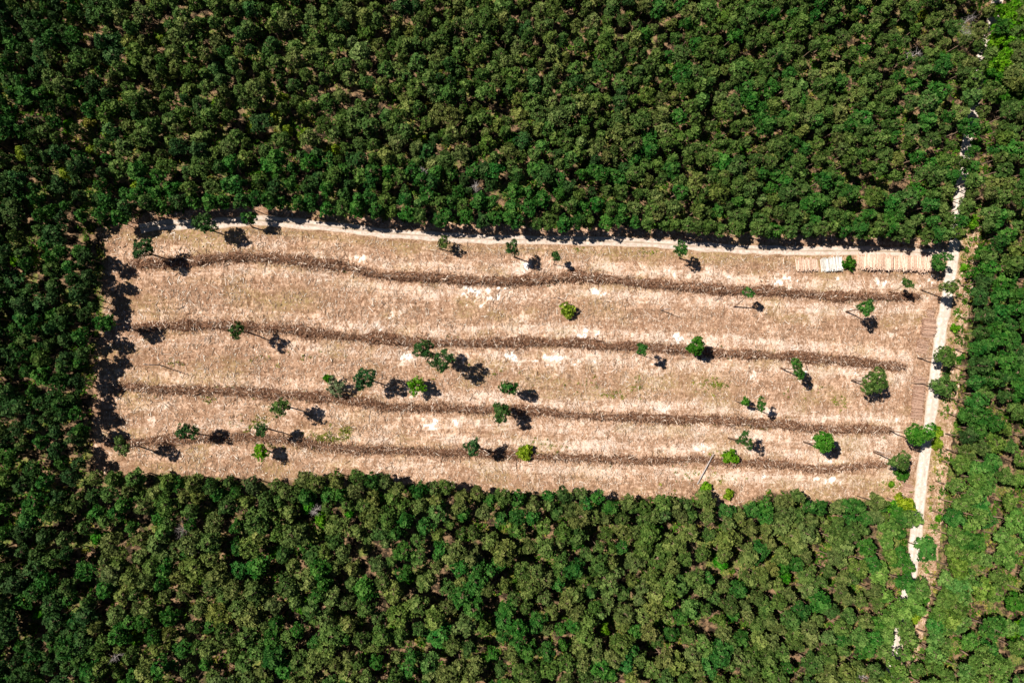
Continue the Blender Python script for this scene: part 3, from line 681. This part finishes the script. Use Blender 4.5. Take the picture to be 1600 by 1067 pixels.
for k, w in enumerate(WIND):
    rng = np.random.default_rng(70 + k); half, hh = WH[k]; n = len(w)
    t = np.gradient(w, axis=0); t /= np.hypot(t[:, 0], t[:, 1])[:, None]; nr = np.stack([-t[:, 1], t[:, 0]], 1)
    s = np.arange(n) * 1.0; wide = half * (0.25 + 1.5 * fbm(s / 5, s * 0 + 3 * k, 80 + k, 4)) * np.clip(np.minimum(s + 2, s[-1] - s + 2) / 6, 0.3, 1)
    high = hh * (0.6 + 0.8 * fbm(s / 5, s * 0 + 9 * k, 90 + k, 3))
    us = np.linspace(-1, 1, 9); V = np.zeros((n, 9, 3)); org = w[n // 2]
    shift = (fbm(s / 9, s * 0 + 5, 99 + k, 3) - 0.5) * 1.2
    for j, u in enumerate(us):
        p = w + nr * (shift + wide * (u + 0.12 * rng.normal(size=n) * (abs(u) > .4)))[:, None]
        V[:, j, :2] = p - org; V[:, j, 2] = high * (1 - u * u) * (0.45 + 1.1 * rng.random(n)) - 0.14 + ground_z(p[:, 0], p[:, 1]) * 0.5
    ii = np.arange(n * 9).reshape(n, 9); f = np.stack([ii[:-1, :-1], ii[1:, :-1], ii[1:, 1:], ii[:-1, 1:]], -1).reshape(-1, 4)[:, ::-1]
    o = thing('brush_windrow', WLAB[k], 'brush row', (org[0], org[1], 0), group=None)
    link('mound', make_mesh('mound', V.reshape(-1, 3), f, M_MOUND, smooth=False), o)
    ns = int(n * 40); si = rng.random(ns) * (n - 1); i0 = si.astype(int); u = np.clip(rng.normal(size=ns) * 0.68, -1.7, 1.7)
    P2 = w[i0] + nr[i0] * (shift[i0] + wide[i0] * u)[:, None] + t[i0] * (si - i0)[:, None] - org
    z = high[i0] * np.clip(1 - u * u, 0, 1) * 1.05 + 0.03 + 0.1 * rng.random(ns)
    sticks('branches', P2, z, rng.random(ns) * 6.28, 0.8 + 2.4 * rng.random(ns) ** 2.5, 0.03 + 0.11 * rng.random(ns) ** 3, np.clip(rng.normal(size=ns) * 0.36 + 0.42, 0, 1), M_BRUSH, pitch=rng.normal(size=ns) * 0.38, parent=o)['kind'] = 'stuff'

rng = np.random.default_rng(5)
def sample_clear(n, rng):
    lo = CLEAR.min(0); hi = CLEAR.max(0); p = lo + rng.random((n, 2)) * (hi - lo)
    ok = in_poly(p[:, 0], p[:, 1], CLEAR); p = p[ok]
    rd, _, _ = poly_dist(p[:, 0], p[:, 1], ROAD); td, _, _ = poly_dist(p[:, 0], p[:, 1], TRACK)
    return p[(rd > 3.0) & (td > 2.2)]
p = sample_clear(95000, rng); dens = fbm(p[:, 0] / 6, p[:, 1] / 4, 111, 4); p = p[rng.random(len(p)) < np.clip((dens - 0.3) * 2.6, 0.12, 1)]
n = len(p); head = np.where(rng.random(n) < 0.45, math.pi / 2 + rng.normal(size=n) * 0.5, rng.random(n) * 6.28)
tone = np.clip(np.where(rng.random(n) < 0.33, 0.88 + rng.normal(size=n) * 0.12, 0.35 + rng.normal(size=n) * 0.2), 0, 1)
so = sticks('scattered_branches', p, ground_z(p[:, 0], p[:, 1]) + 0.05, head, 0.4 + 2.2 * rng.random(n) ** 2, 0.03 + 0.10 * rng.random(n) ** 2.5, tone, M_STICK, pitch=rng.normal(size=n) * 0.12)
tag(so, 'dry broken branches strewn all over the bare ground of the clearing', 'branches', kind='stuff')
# stumps
p = sample_clear(4200, rng); n = len(p); S = 7; aa = np.linspace(0, 6.283, S, endpoint=False); r = 0.11 + 0.1 * rng.random(n); zz = ground_z(p[:, 0], p[:, 1]); hgt = 0.15 + 0.15 * rng.random(n)
V = np.zeros((n, 2, S, 3))
for e in range(2):
    V[:, e, :, 0] = p[:, :1] + r[:, None] * (1.25 - .25 * e) * np.cos(aa); V[:, e, :, 1] = p[:, 1:] + r[:, None] * (1.25 - .25 * e) * np.sin(aa); V[:, e, :, 2] = (zz - 0.1 + e * (hgt + 0.1))[:, None]
ii = np.arange(n * 2 * S).reshape(n, 2, S); nx_ = np.roll(ii, -1, 2)
F4 = np.stack([ii[:, 0], nx_[:, 0], nx_[:, 1], ii[:, 1]], -1).reshape(-1, 4); F7 = ii[:, 1]
me = make_mesh('stumps', V.reshape(-1, 3), [F4, F7], M_STUMP, attrs={'tone': ('FACE', 'FLOAT', np.concatenate([np.full(len(F4), 0.1), 0.6 + 0.4 * rng.random(n)]))})
tag(link('tree_stumps', me), 'low sawn stumps dotted over the bare ground of the clearing', 'stumps', kind='stuff')

# ------------------------------------------------------------------ weeds and undergrowth (ground cover)
def cover(name, pts, size, tint, label, cat, seed, blades=12, mat=None):
    rng = np.random.default_rng(seed); n = len(pts)
    c = np.column_stack([pts, ground_z(pts[:, 0], pts[:, 1]) + 0.12])
    rad = size * (0.6 + 0.8 * rng.random(n)); K = blades; d = rng.normal(size=(n * K, 3)); d[:, 2] = np.abs(d[:, 2]) * 0.8 + 0.25; d /= np.linalg.norm(d, axis=1)[:, None]
    cc = np.repeat(c, K, 0) + rng.normal(size=(n * K, 3)) * np.repeat(rad, K)[:, None] * [0.45, 0.45, 0.2]
    ln = np.repeat(rad, K)[:, None] * (0.6 + 0.6 * rng.random((n * K, 1))); sd = np.cross(d, rng.normal(size=d.shape)); sd /= np.linalg.norm(sd, axis=1)[:, None]
    w = ln * 0.26; V = np.stack([cc, cc + d * ln * .5 + sd * w, cc + d * ln, cc + d * ln * .5 - sd * w], 1).reshape(-1, 3)
    me = make_mesh(name, V, np.arange(len(V)).reshape(-1, 4), mat or M_LEAF, attrs={'tuft': ('FACE', 'FLOAT', np.repeat(rng.random(n), K))})
    o = link(name, me); o['tint'] = list(tint); return tag(o, label, cat, kind='stuff')
rng = np.random.default_rng(77); pts = []
for (px, py, rx, ry, n) in [(515, 686, 5, 2.2, 60), (541, 674, 1.5, 2.0, 40), (495, 683, 4, 2, 24), (395, 668, 5, 3, 30), (402, 655, 2, 1.5, 12), (332, 607, 6, 0.7, 22), (322, 624, 2, 1, 12), (995, 603, 2.0, 3.0, 14),
                            (1105, 601, 5, 2.0, 34), (960, 615, 4, 1.2, 18), (900, 600, 14, 3, 16), (1190, 667, 3, .8, 18), (1180, 660, 3, 1, 8), (860, 700, 5, 3, 16), (1124, 603, 2.4, 1.2, 12),
                            (1310, 627, 2.5, 1.8, 16), (1125, 600, 2, 1, 8), (1068, 740, 6, 3, 16), (1130, 745, 5, 3, 14), (270, 568, 2, 1, 10), (690, 378, 1.5, 1, 8), (905, 390, 3, 1, 8), (1270, 610, 12, 3, 10),
                            (470, 560, 20, 3, 14), (740, 575, 20, 8, 10), (1010, 392, 6, 1, 8), (430, 700, 3, 2, 10), (1390, 760, 4, 2, 22), (1425, 768, 1, 1, 5), (1130, 712, 3, 2, 8)]:
    cx, cy = g2(px, py); pts.append(np.array([cx, cy]) + rng.normal(size=(n, 2)) * [rx * 0.55, ry * 0.55])
cover('weeds', np.vstack(pts), 0.42, (0.24, 0.29, 0.045), 'yellow green weeds sprouting in patches over the clearing', 'weeds', 301)
w_all = np.vstack(WIND); k = rng.integers(0, len(w_all), 260); pw = w_all[k] + rng.normal(size=(260, 2)) * [1, 0.9]
cover('row_greenery', pw, 0.38, (0.12, 0.17, 0.03), 'small green sprouts growing through the brush rows', 'weeds', 302)

# ------------------------------------------------------------------ the forest
FX0, FX1, FY0, FY1 = -192.0, 232.0, -142.0, 156.0
NE = resample(gpoly(NORTH_EDGE), 0.5); SE = resample(gpoly(SOUTH_EDGE), 0.5); WE = resample(gpoly(WEST_EDGE), 0.5)
EE = resample(gpoly([(1512, 405), (1500, 450), (1494, 500), (1486, 560), (1481, 610), (1476, 660), (1470, 705), (1461, 750), (1456, 800), (1452, 860), (1452, 900)]), 0.5)
def offset_line(line, d):
    t = np.gradient(line, axis=0); t /= np.hypot(t[:, 0], t[:, 1])[:, None] + 1e-9
    return line + np.stack([-t[:, 1], t[:, 0]], 1) * d
def walk(line, spacing, rng, lat):
    out = []; s = rng.random() * spacing
    seg = np.hypot(*np.diff(line, axis=0).T); acc = np.concatenate([[0], np.cumsum(seg)])
    while s < acc[-1]:
        x = np.interp(s, acc, line[:, 0]); y = np.interp(s, acc, line[:, 1]); out.append((x + rng.normal() * lat, y + rng.normal() * lat)); s += spacing * (0.75 + 0.5 * rng.random())
    return out
rng = np.random.default_rng(12)
rows = []       # (edge name, row, x, y)
for ename, line, sgn, sp in (('upper', NE[20:], 1, 4.3), ('lower', SE, 1, 4.4), ('left', WE, 1, 4.4), ('right', EE, 1, 5.4)):
    for row in (0, 1):
        for (x, y) in walk(offset_line(line, sgn * (0.5 + 3.9 * row) * (1.25 if ename == 'right' else 1)), sp, rng, 0.9 if ename in ('lower', 'left') else 0.6): rows.append((ename, row, x, y))
rx_ = np.array([r[2] for r in rows]); ry_ = np.array([r[3] for r in rows])
d_, s_, _ = poly_dist(rx_, ry_, ROAD); inn = in_poly(rx_, ry_, CLEAR)
cd, _, _ = poly_dist(rx_, ry_, np.vstack([CLEAR, CLEAR[:1]]))
rows = [r for r, d, i, c in zip(rows, d_, inn, cd) if d > 2.9 and not (i and c > 2.0)]
# fill: jittered darts with a spacing that differs from stand to stand
cell = 3.0; grid = {}
def spacing_at(x, y):
    s = 3.55 + 1.3 * float(fbm(np.array([x / 26]), np.array([y / 26]), 151, 3)[0] - 0.5) * 1.6
    if x > 150: s += 1.1
    if y < -25: s += 0.75
    return s
def ok_place(x, y, s):
    ci, cj = int(x // cell), int(y // cell)
    for a_ in range(-2, 3):
        for b_ in range(-2, 3):
            for (qx, qy, qs) in grid.get((ci + a_, cj + b_), ()):
                if (x - qx) ** 2 + (y - qy) ** 2 < (0.5 * (s + qs)) ** 2: return False
    return True
def put(x, y, s): grid.setdefault((int(x // cell), int(y // cell)), []).append((x, y, s))
for (e, r_, x, y) in rows: put(x, y, 3.6)
extra_spots = []
for (px, py, rr) in [(770, 178, 4.5), (160, 70, 4), (245, 140, 3.5), (130, 205, 3), (1330, 290, 4.5), (1318, 330, 3.5), (1470, 315, 3), (990, 230, 3), (945, 298, 3), (905, 107, 2.5), (700, 106, 3), (850, 860, 3.5), (910, 815, 4.5),
                     (1080, 965, 4), (1545, 880, 4), (1475, 890, 5), (1500, 932, 6), (1530, 938, 5), (1560, 942, 4), (1440, 1000, 4), (1455, 1010, 4), (1530, 760, 4), (1560, 800, 3), (1480, 255, 3), (75, 930, 3), (255, 915, 3),
                     (560, 940, 3), (640, 820, 3), (770, 930, 3), (1305, 850, 3), (110, 590, 3), (30, 620, 3), (25, 720, 3), (150, 375, 3.5), (80, 385, 3), (1555, 185, 3), (60, 20, 2.5), (1250, 865, 3), (40, 480, 3), (1000, 1000, 3)]:
    x, y = g2(px, py); extra_spots.append((x, y, rr))
LIME_UP = [(425, 182, .62), (448, 200, .58), (476, 208, .62), (392, 196, .55), (338, 160, .55), (140, 232, .55), (168, 210, .55), (520, 232, .58), (440, 152, .55), (30, 235, .6), (210, 290, .58), (100, 270, .58), (250, 60, .55)]
VIVID_LOW = [(480, 795, .62), (505, 822, .62), (545, 805, .55), (640, 905, .55), (470, 950, .55), (150, 840, .6), (60, 960, .58), (430, 865, .55), (1130, 880, .62), (1230, 905, .62), (760, 1030, .6), (1030, 830, .55), (590, 780, .55)]
for (px, py, q) in LIME_UP + VIVID_LOW:
    c = gp(px, py, 4.0); extra_spots.append((c.x, c.y, 3.7))
for (px, py, q) in [(284, 829, 3), (300, 860, 2.4), (178, 1028, 2.4), (1516, 30, 3.4), (1514, 55, 3), (1434, 83, 2.6), (660, 268, 2.4), (743, 291, 2.4), (490, 800, 2.4), (1350, 1058, 2.4), (205, 95, 2.6), (1225, 888, 2.6), (500, 815, 2.6), (210, 1000, 2.6), (945, 985, 2.6), (905, 850, 2.6), (800, 215, 2.6), (105, 195, 2.4), (135, 190, 2.4), (655, 218, 2.4)]:
    c = gp(px, py, 8.0); extra_spots.append((c.x, c.y, q))
N_TRY = 60000
cand = np.column_stack([FX0 + rng.random(N_TRY) * (FX1 - FX0), FY0 + rng.random(N_TRY) * (FY1 - FY0)])
incl = in_poly(cand[:, 0], cand[:, 1], CLEAR); cdist, _, _ = poly_dist(cand[:, 0], cand[:, 1], np.vstack([CLEAR, CLEAR[:1]]))
rd, rs, _ = poly_dist(cand[:, 0], cand[:, 1], ROAD); rs_left = rs > 0
inside_e = (cand[:, 1] < EE[0, 1]) & (cand[:, 1] > EE[-1, 1]) & rs_left
east_lim = np.interp(-cand[:, 1], -EE[:, 1], EE[:, 0])
keep = ~incl & (cdist > 3.0) & (rd > 2.6) & ~(inside_e & (cand[:, 0] < east_lim + 3.0)) & ~(rs_left & (rd < 4.5) & (cand[:, 1] < g2(1500, 350)[1]))
leafy_zone = in_poly(cand[:, 0], cand[:, 1], np.array([tuple(gp(a_, b_, 9.0))[:2] for a_, b_ in [(1566, -40), (1660, -40), (1660, 150), (1600, 165), (1556, 150), (1552, 100), (1562, 50)]]))
cand = cand[keep & ~leafy_zone]; sfield = 3.4 - 0.25 * (cand[:, 0] < -90) + 2.0 * (fbm(cand[:, 0] / 26, cand[:, 1] / 26, 151, 3) - 0.5) + 1.0 * (cand[:, 0] > 150) + 0.6 * (cand[:, 1] < -25)
sfield = np.clip(sfield, 2.7, 6.5)
fill = []
# the rows that hide most of the road above and below the clearing
SEEN = [(1555, 35), (1552, 48), (1530, 78), (1513, 222), (1512, 232), (1510, 244), (1494, 330), (1493, 342), (1492, 366), (1406, 978), (1405, 990), (1403, 1003), (1432, 832), (1431, 842), (1417, 930)]
def opens_road(x, y):
    qx, qy = to_px(x, y, 9.0); return any(abs(qx - a_) < 10 and abs(qy - b_) < 8 for a_, b_ in SEEN)
for off in (5.6, 8.8, 3.0, -3.3):
    for (x, y) in [] if off < 0 else walk(offset_line(resample(ROAD, 0.5), off), 3.6, np.random.default_rng(9), 0.3):
        if (y > g2(1500, 372)[1] + 2 or (y < g2(1500, 840)[1] and off > 0)) and ok_place(x, y, 3.0) and not opens_road(x, y):
            put(x, y, 3.0); fill.append((x, y, 4.3))
for (x, y), s in zip(cand, sfield):
    if x > 140 and opens_road(x, y): continue
    if any((x - ex) ** 2 + (y - ey) ** 2 < er * er for ex, ey, er in extra_spots): continue
    if ok_place(x, y, s): put(x, y, s); fill.append((x, y, s))
print('forest trees', len(rows), len(fill))

# prototypes: ten kinds of crown; the first ten trees of the forest edge carry them
def tone_at(x, y, rng):
    """tint of a tree: olive stands below and upper right, fresh ones by the track, dark ones left to carry the vignette"""
    f = float(fbm(np.array([x / 18.0]), np.array([y / 18.0]), 171, 3)[0]); r = rng.random() * 0.8 + f * 0.5 - 0.05
    if x > 140 and y < -30: tab = [T_FRESH, (0.085, 0.160, 0.032), (0.10, 0.185, 0.038), (0.10, 0.185, 0.038)]
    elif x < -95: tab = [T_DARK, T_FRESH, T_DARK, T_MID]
    elif y < -25: tab = [T_FRESH, T_MID, T_OLIVE, T_OLIVE]
    elif x > 60 and y > 30: tab = [T_FRESH, T_MID, T_MID, T_OLIVE]
    elif y < 60: tab = [T_DARK, T_FRESH, T_FRESH, T_MID]
    else: tab = [T_DARK, T_MID, T_MID, T_OLIVE]
    j = min(3, int(max(0, r - 0.1) * 4)); base = tab[j]
    name = {T_DARK: 'dark green', T_BLUE: 'bluish green', T_FRESH: 'fresh green', T_MID: 'mid green', T_OLIVE: 'olive green'}.get(base, 'light green')
    k = 0.86 if x < -95 else 1.0  # left-hand trees dimmed: vignette shading put into their tint
    return [v * k for v in jitter(base, rng, 0.13)], name
protos = []
for v in range(10):
    r = np.random.default_rng(600 + v); R = 2.3 + 0.22 * (v % 3); H = 12.5; dep = 4.6 + 0.5 * (v % 4)
    lobes = std_lobes(r, R, H, dep)
    cm = crown_mesh('crown', r, lobes, 1.1); tm = trunk_mesh('trunk', r, (r.normal() * 0.2, r.normal() * 0.2, H - 0.6), 0.15, lobes, branches=7)
    protos.append((tm, cm, R))

ORD = ['first', 'second', 'third', 'fourth', 'fifth', 'sixth', 'seventh', 'eighth', 'ninth', 'tenth', 'eleventh', 'twelfth']
LM = {'upper': [(140, 'its upper left corner'), (318, 'the pine on the track'), (389, 'the bend of the track'), (520, 'the track\'s upper slope'), (600, 'the sloping track'), (694, 'the half bare pine'), (800, 'the round trackside pine'),
                (869, 'the smallest pine'), (960, 'the straight mid track'), (1065, 'the bushy trackside pine'), (1155, 'the near bare pine'), (1243, 'the short timber stack'), (1327, 'the round bush'), (1400, 'the long stack\'s middle')],
      'lower': [(100, 'its lower left corner'), (190, 'the curved trunk pine'), (295, 'the dark row pine'), (407, 'the light green tree'), (520, 'the weed patch'), (620, 'the bare sand'), (739, 'the pine beside the shrub'),
                (820, 'the yellow green shrub'), (920, 'the brush row bend'), (1005, 'the bare belt'), (1094, 'the fallen trunk'), (1141, 'the lime shrub'), (1210, 'the crooked pine'), (1287, 'the dense round pine'), (1366, 'the twin trunk pine')],
      'left': [(370, 'its upper left corner'), (413, 'the uppermost brush row'), (512, 'the second brush row'), (603, 'the third brush row'), (690, 'the lowest brush row')],
      'right': [(390, 'the track junction'), (448, 'the leaning roadside pine'), (512, 'the lone verge bush'), (598, 'the crosswise stack pine'), (678, 'the lime verge shrubs'), (760, 'the clearing corner'), (820, 'the small verge bush')]}
def tree_obj(k, x, y, label, group, rng, sc=None, tint=None):
    tm, cm, R = protos[k]; z = float(ground_z(np.array([x]), np.array([y]))[0])
    o = thing('pine_tree', label, 'pine tree', (x, y, z), rng.random() * 6.28, group)
    s = sc or (0.9 + 0.22 * rng.random()); o.scale = (s, s, s * (0.80 + 0.26 * rng.random()))
    t = link('trunk', tm, o); c = link('crown', cm, o); c['tint'] = tint; return o, t, c
rng = np.random.default_rng(900); srcs = []
counter = {}
rows.sort(key=lambda r: (r[0], r[1], r[2] if r[0] in ('upper', 'lower') else -r[3]))
for i, (e, row, x, y) in enumerate(rows):
    px, py = to_px(x, y); q = px if e in ('upper', 'lower') else py; lm = [l for l in LM[e] if l[0] <= q] or [LM[e][0]]; lm = lm[-1][1]
    n_ = counter.get((e, row, lm), 0); counter[(e, row, lm)] = n_ + 1
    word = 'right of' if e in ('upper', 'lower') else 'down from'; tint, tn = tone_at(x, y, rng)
    side_w = {'upper': 'above the clearing', 'lower': 'below the clearing', 'left': 'left of the clearing', 'right': 'right of the road'}[e]
    lab = f"{tn} {['front', 'second'][row]} row pine {side_w}, {ORD[min(n_, 11)]} {'right of' if e in ('upper', 'lower') else 'below'} {lm}"
    small = e == 'left' or e == 'upper'
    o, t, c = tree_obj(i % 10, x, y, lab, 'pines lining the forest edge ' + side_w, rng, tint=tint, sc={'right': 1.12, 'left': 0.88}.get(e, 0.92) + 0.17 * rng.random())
    if i < 10: srcs.append((t, c))

# the deciduous stand in the upper right corner and young leafy trees scattered under the pines
rb = np.random.default_rng(31)
bl = []
for v in range(4):
    R = 2.4 + 0.3 * v; lobes = std_lobes(rb, R, 9.0, 5.0)
    bl.append((trunk_mesh('trunk', rb, (0, 0, 8.0), 0.13, lobes, branches=2), crown_mesh('crown', rb, lobes, 1.5, M_LEAF, leaf=True)))
def leafy(px, py, s, tint, label, group, name='broadleaf_tree'):
    c = gp(px, py, 8.0 * s); tm, cm = bl[rb.integers(4)]
    o = thing(name, label, 'tree', (c.x, c.y, 0), rb.random() * 6.28, group); o.scale = (s, s, s)
    link('trunk', tm, o); cr = link('crown', cm, o); cr['tint'] = jitter(tint, rb, 0.1); return o
for k, (px, py) in enumerate([(1568, 12), (1590, 8), (1580, 38), (1596, 62), (1562, 62), (1578, 82), (1556, 95), (1594, 100), (1572, 118), (1556, 132), (1590, 138), (1570, 150), (1598, 30), (1612, 80), (1610, 120), (1585, 120), (1566, 42), (1552, 112), (1604, 5), (1616, 40), (1580, 62), (1575, 100), (1612, 150), (1596, 82), (1582, 22)]):
    lab = 'bright green leafy tree at the top of the leafy stand in the upper right corner' if py < 50 else ('bright green leafy tree in the middle of the upper right leafy stand' if py < 105 else 'deep green leafy tree at the foot of the upper right leafy stand')
    leafy(px, py, 0.95, T_BRIGHT if py < 105 else T_DEEP, lab, 'leafy trees in the upper right corner')
for (px, py, s, t, lab) in [(1421, 788, 1.35, T_LIME, 'yellow green leafy tree where the lower forest meets the road'), (1398, 792, 1.0, T_BRIGHT, 'bright green leafy tree left of the yellow green one by the road'), (28, 402, 1.0, T_BRIGHT, 'bright green leafy tree near the left edge beside the clearing corner'), (205, 95, .8, T_DEEP, 'fresh green leafy tree in the upper left forest'),
                            (1225, 888, 1.0, T_DEEP, 'deep green leafy tree in the lower right forest'), (500, 815, 1.0, T_BRIGHT, 'bright green leafy tree just inside the lower forest, left part'), (455, 770, .8, T_DEEP, 'deep green leafy tree at the lower forest edge, left part'), (210, 1000, .8, T_BRIGHT, 'bright green leafy tree near the lower left bottom edge'),
                            (945, 985, .7, T_BRIGHT, 'bright green leafy tree at the right of the lower middle forest'), (905, 850, .85, T_DEEP, 'deep green leafy tree in the lower middle forest'), (800, 215, .9, T_DEEP, 'deep green leafy tree in the upper middle forest'), (20, 140, .9, T_DEEP, 'deep green leafy tree at the upper left edge'),
                            (105, 195, .75, T_BRIGHT, 'bright green leafy tree beside the yellow bush, upper left forest'), (655, 218, .7, T_LIME, 'yellow green leafy tree in the upper forest, left of the middle'), (1590, 985, 1.1, T_BRIGHT, 'bright green leafy tree at the right edge near the bottom'), (1595, 945, 1.1, T_DEEP, 'deep green leafy tree at the right edge, lower part'),
                            (1598, 1015, 1.0, T_DEEP, 'deep green leafy tree at the right edge close to the bottom corner'), (1545, 395, 1.0, T_DEEP, 'deep green leafy tree right of the track junction'), (1530, 425, .9, T_DEEP, 'deep green leafy tree below the one right of the junction'), (530, 100, .7, T_DEEP, 'deep green leafy tree in the upper forest left of centre'),
                            (1160, 230, .7, T_DEEP, 'deep green leafy tree in the upper forest right of centre'), (310, 905, .7, T_BRIGHT, 'small bright green leafy tree in the lower left forest'), (700, 1010, .7, T_DEEP, 'deep green leafy tree near the bottom edge, middle'), (360, 215, .7, T_DEEP, 'deep green leafy tree in the forest above the track bend'),
                            (1445, 20, .6, T_LIME, 'yellowish leafy tree near the top edge, right part'), (135, 190, .55, (0.30, 0.30, 0.06), 'mustard yellow small tree in the upper left forest')]:
    leafy(px, py, s, t, lab, None)
for (px, py, s) in LIME_UP: leafy(px, py, s * 1.25, (0.20, 0.30, 0.035), 'small lime green leafy tree in a gap of the upper left forest', 'small leafy trees in gaps of the upper left forest')
for (px, py, s) in VIVID_LOW: leafy(px, py, s * 1.25, (0.06, 0.24, 0.02), 'small vivid green leafy tree in a gap of the forest below the clearing', 'small leafy trees in gaps of the lower forest')

# ------------------------------------------------------------------ the rest of the forest: one object of instances on points
pts = np.array([(x, y, float(ground_z(np.array([x]), np.array([y]))[0])) for x, y, s in fill])
rng = np.random.default_rng(44)
tints = []
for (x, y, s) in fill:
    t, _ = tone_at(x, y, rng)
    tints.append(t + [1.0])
sc = np.array([0.5 + s / 3.5 * 0.48 for _, _, s in fill]) * (0.74 + 0.62 * rng.random(len(fill)) ** 1.5) * np.where(np.array([f[1] for f in fill]) < -25, 1.10, 1.03)
hs = 0.74 + 0.36 * rng.random(len(fill)); zsc = np.clip(hs * (0.80 + 0.2 * sc), 0.66, 1.2)
me = bpy.data.meshes.new('pine_forest'); me.vertices.add(len(pts)); me.vertices.foreach_set('co', pts.astype(np.float32).ravel())
for an, typ, data, key in (('tint', 'FLOAT_COLOR', np.array(tints), 'color'), ('size', 'FLOAT_VECTOR', np.column_stack([sc, sc, zsc]), 'vector'),
                           ('turn', 'FLOAT_VECTOR', np.column_stack([rng.normal(size=len(fill)) * 0.03, rng.normal(size=len(fill)) * 0.03, rng.random(len(fill)) * 6.28]), 'vector')):
    at = me.attributes.new(an, typ, 'POINT'); at.data.foreach_set(key, data.astype(np.float32).ravel())
at = me.attributes.new('variant', 'INT', 'POINT'); at.data.foreach_set('value', rng.integers(0, 10, len(fill)).astype(np.int32))
me.update()
forest_o = tag(link('pine_forest', me), 'dense pine forest closing round the clearing on all sides', 'forest', kind='stuff')
ng = bpy.data.node_groups.new('forest_scatter', 'GeometryNodeTree')
ng.interface.new_socket('Geometry', in_out='INPUT', socket_type='NodeSocketGeometry'); ng.interface.new_socket('Geometry', in_out='OUTPUT', socket_type='NodeSocketGeometry')
gi = ng.nodes.new('NodeGroupInput'); go = ng.nodes.new('NodeGroupOutput')
g2i = ng.nodes.new('GeometryNodeGeometryToInstance')
for (t, c) in reversed(srcs):
    jn = ng.nodes.new('GeometryNodeJoinGeometry')
    for ob in (t, c):
        oi = ng.nodes.new('GeometryNodeObjectInfo'); oi.transform_space = 'ORIGINAL'; oi.inputs['Object'].default_value = ob; oi.inputs['As Instance'].default_value = False
        ng.links.new(oi.outputs['Geometry'], jn.inputs[0])
    ng.links.new(jn.outputs[0], g2i.inputs[0])
iop = ng.nodes.new('GeometryNodeInstanceOnPoints'); ng.links.new(gi.outputs[0], iop.inputs['Points']); ng.links.new(g2i.outputs[0], iop.inputs['Instance'])
iop.inputs['Pick Instance'].default_value = True
def nattr(name, typ):
    a = ng.nodes.new('GeometryNodeInputNamedAttribute'); a.data_type = typ; a.inputs['Name'].default_value = name; return a.outputs['Attribute']
ng.links.new(nattr('variant', 'INT'), iop.inputs['Instance Index']); ng.links.new(nattr('size', 'FLOAT_VECTOR'), iop.inputs['Scale'])
e2r = ng.nodes.new('FunctionNodeEulerToRotation'); ng.links.new(nattr('turn', 'FLOAT_VECTOR'), e2r.inputs[0]); ng.links.new(e2r.outputs[0], iop.inputs['Rotation'])
ng.links.new(iop.outputs[0], go.inputs[0])
forest_o.modifiers.new('scatter', 'NODES').node_group = ng

# undergrowth on the forest floor
rng = np.random.default_rng(88); p = np.column_stack([FX0 + rng.random(48000) * (FX1 - FX0), FY0 + rng.random(48000) * (FY1 - FY0)])
inn = in_poly(p[:, 0], p[:, 1], CLEAR); rd, rs, _ = poly_dist(p[:, 0], p[:, 1], ROAD); td, _, _ = poly_dist(p[:, 0], p[:, 1], TRACK)
dn = fbm(p[:, 0] / 12, p[:, 1] / 12, 202, 3); ok = ~inn & (rd > 2.8) & (td > 2.2) & (dn > 0.38); p = p[ok]
h1 = int(len(p) * 0.72)
cover('undergrowth', p[:h1], 0.85, (0.075, 0.18, 0.020), 'green undergrowth on the forest floor between the pines', 'undergrowth', 303, blades=14)
cover('dry_undergrowth', p[h1:], 0.7, (0.30, 0.29, 0.06), 'yellowish grass and low growth on the forest floor and the road verge', 'undergrowth', 304, blades=12)
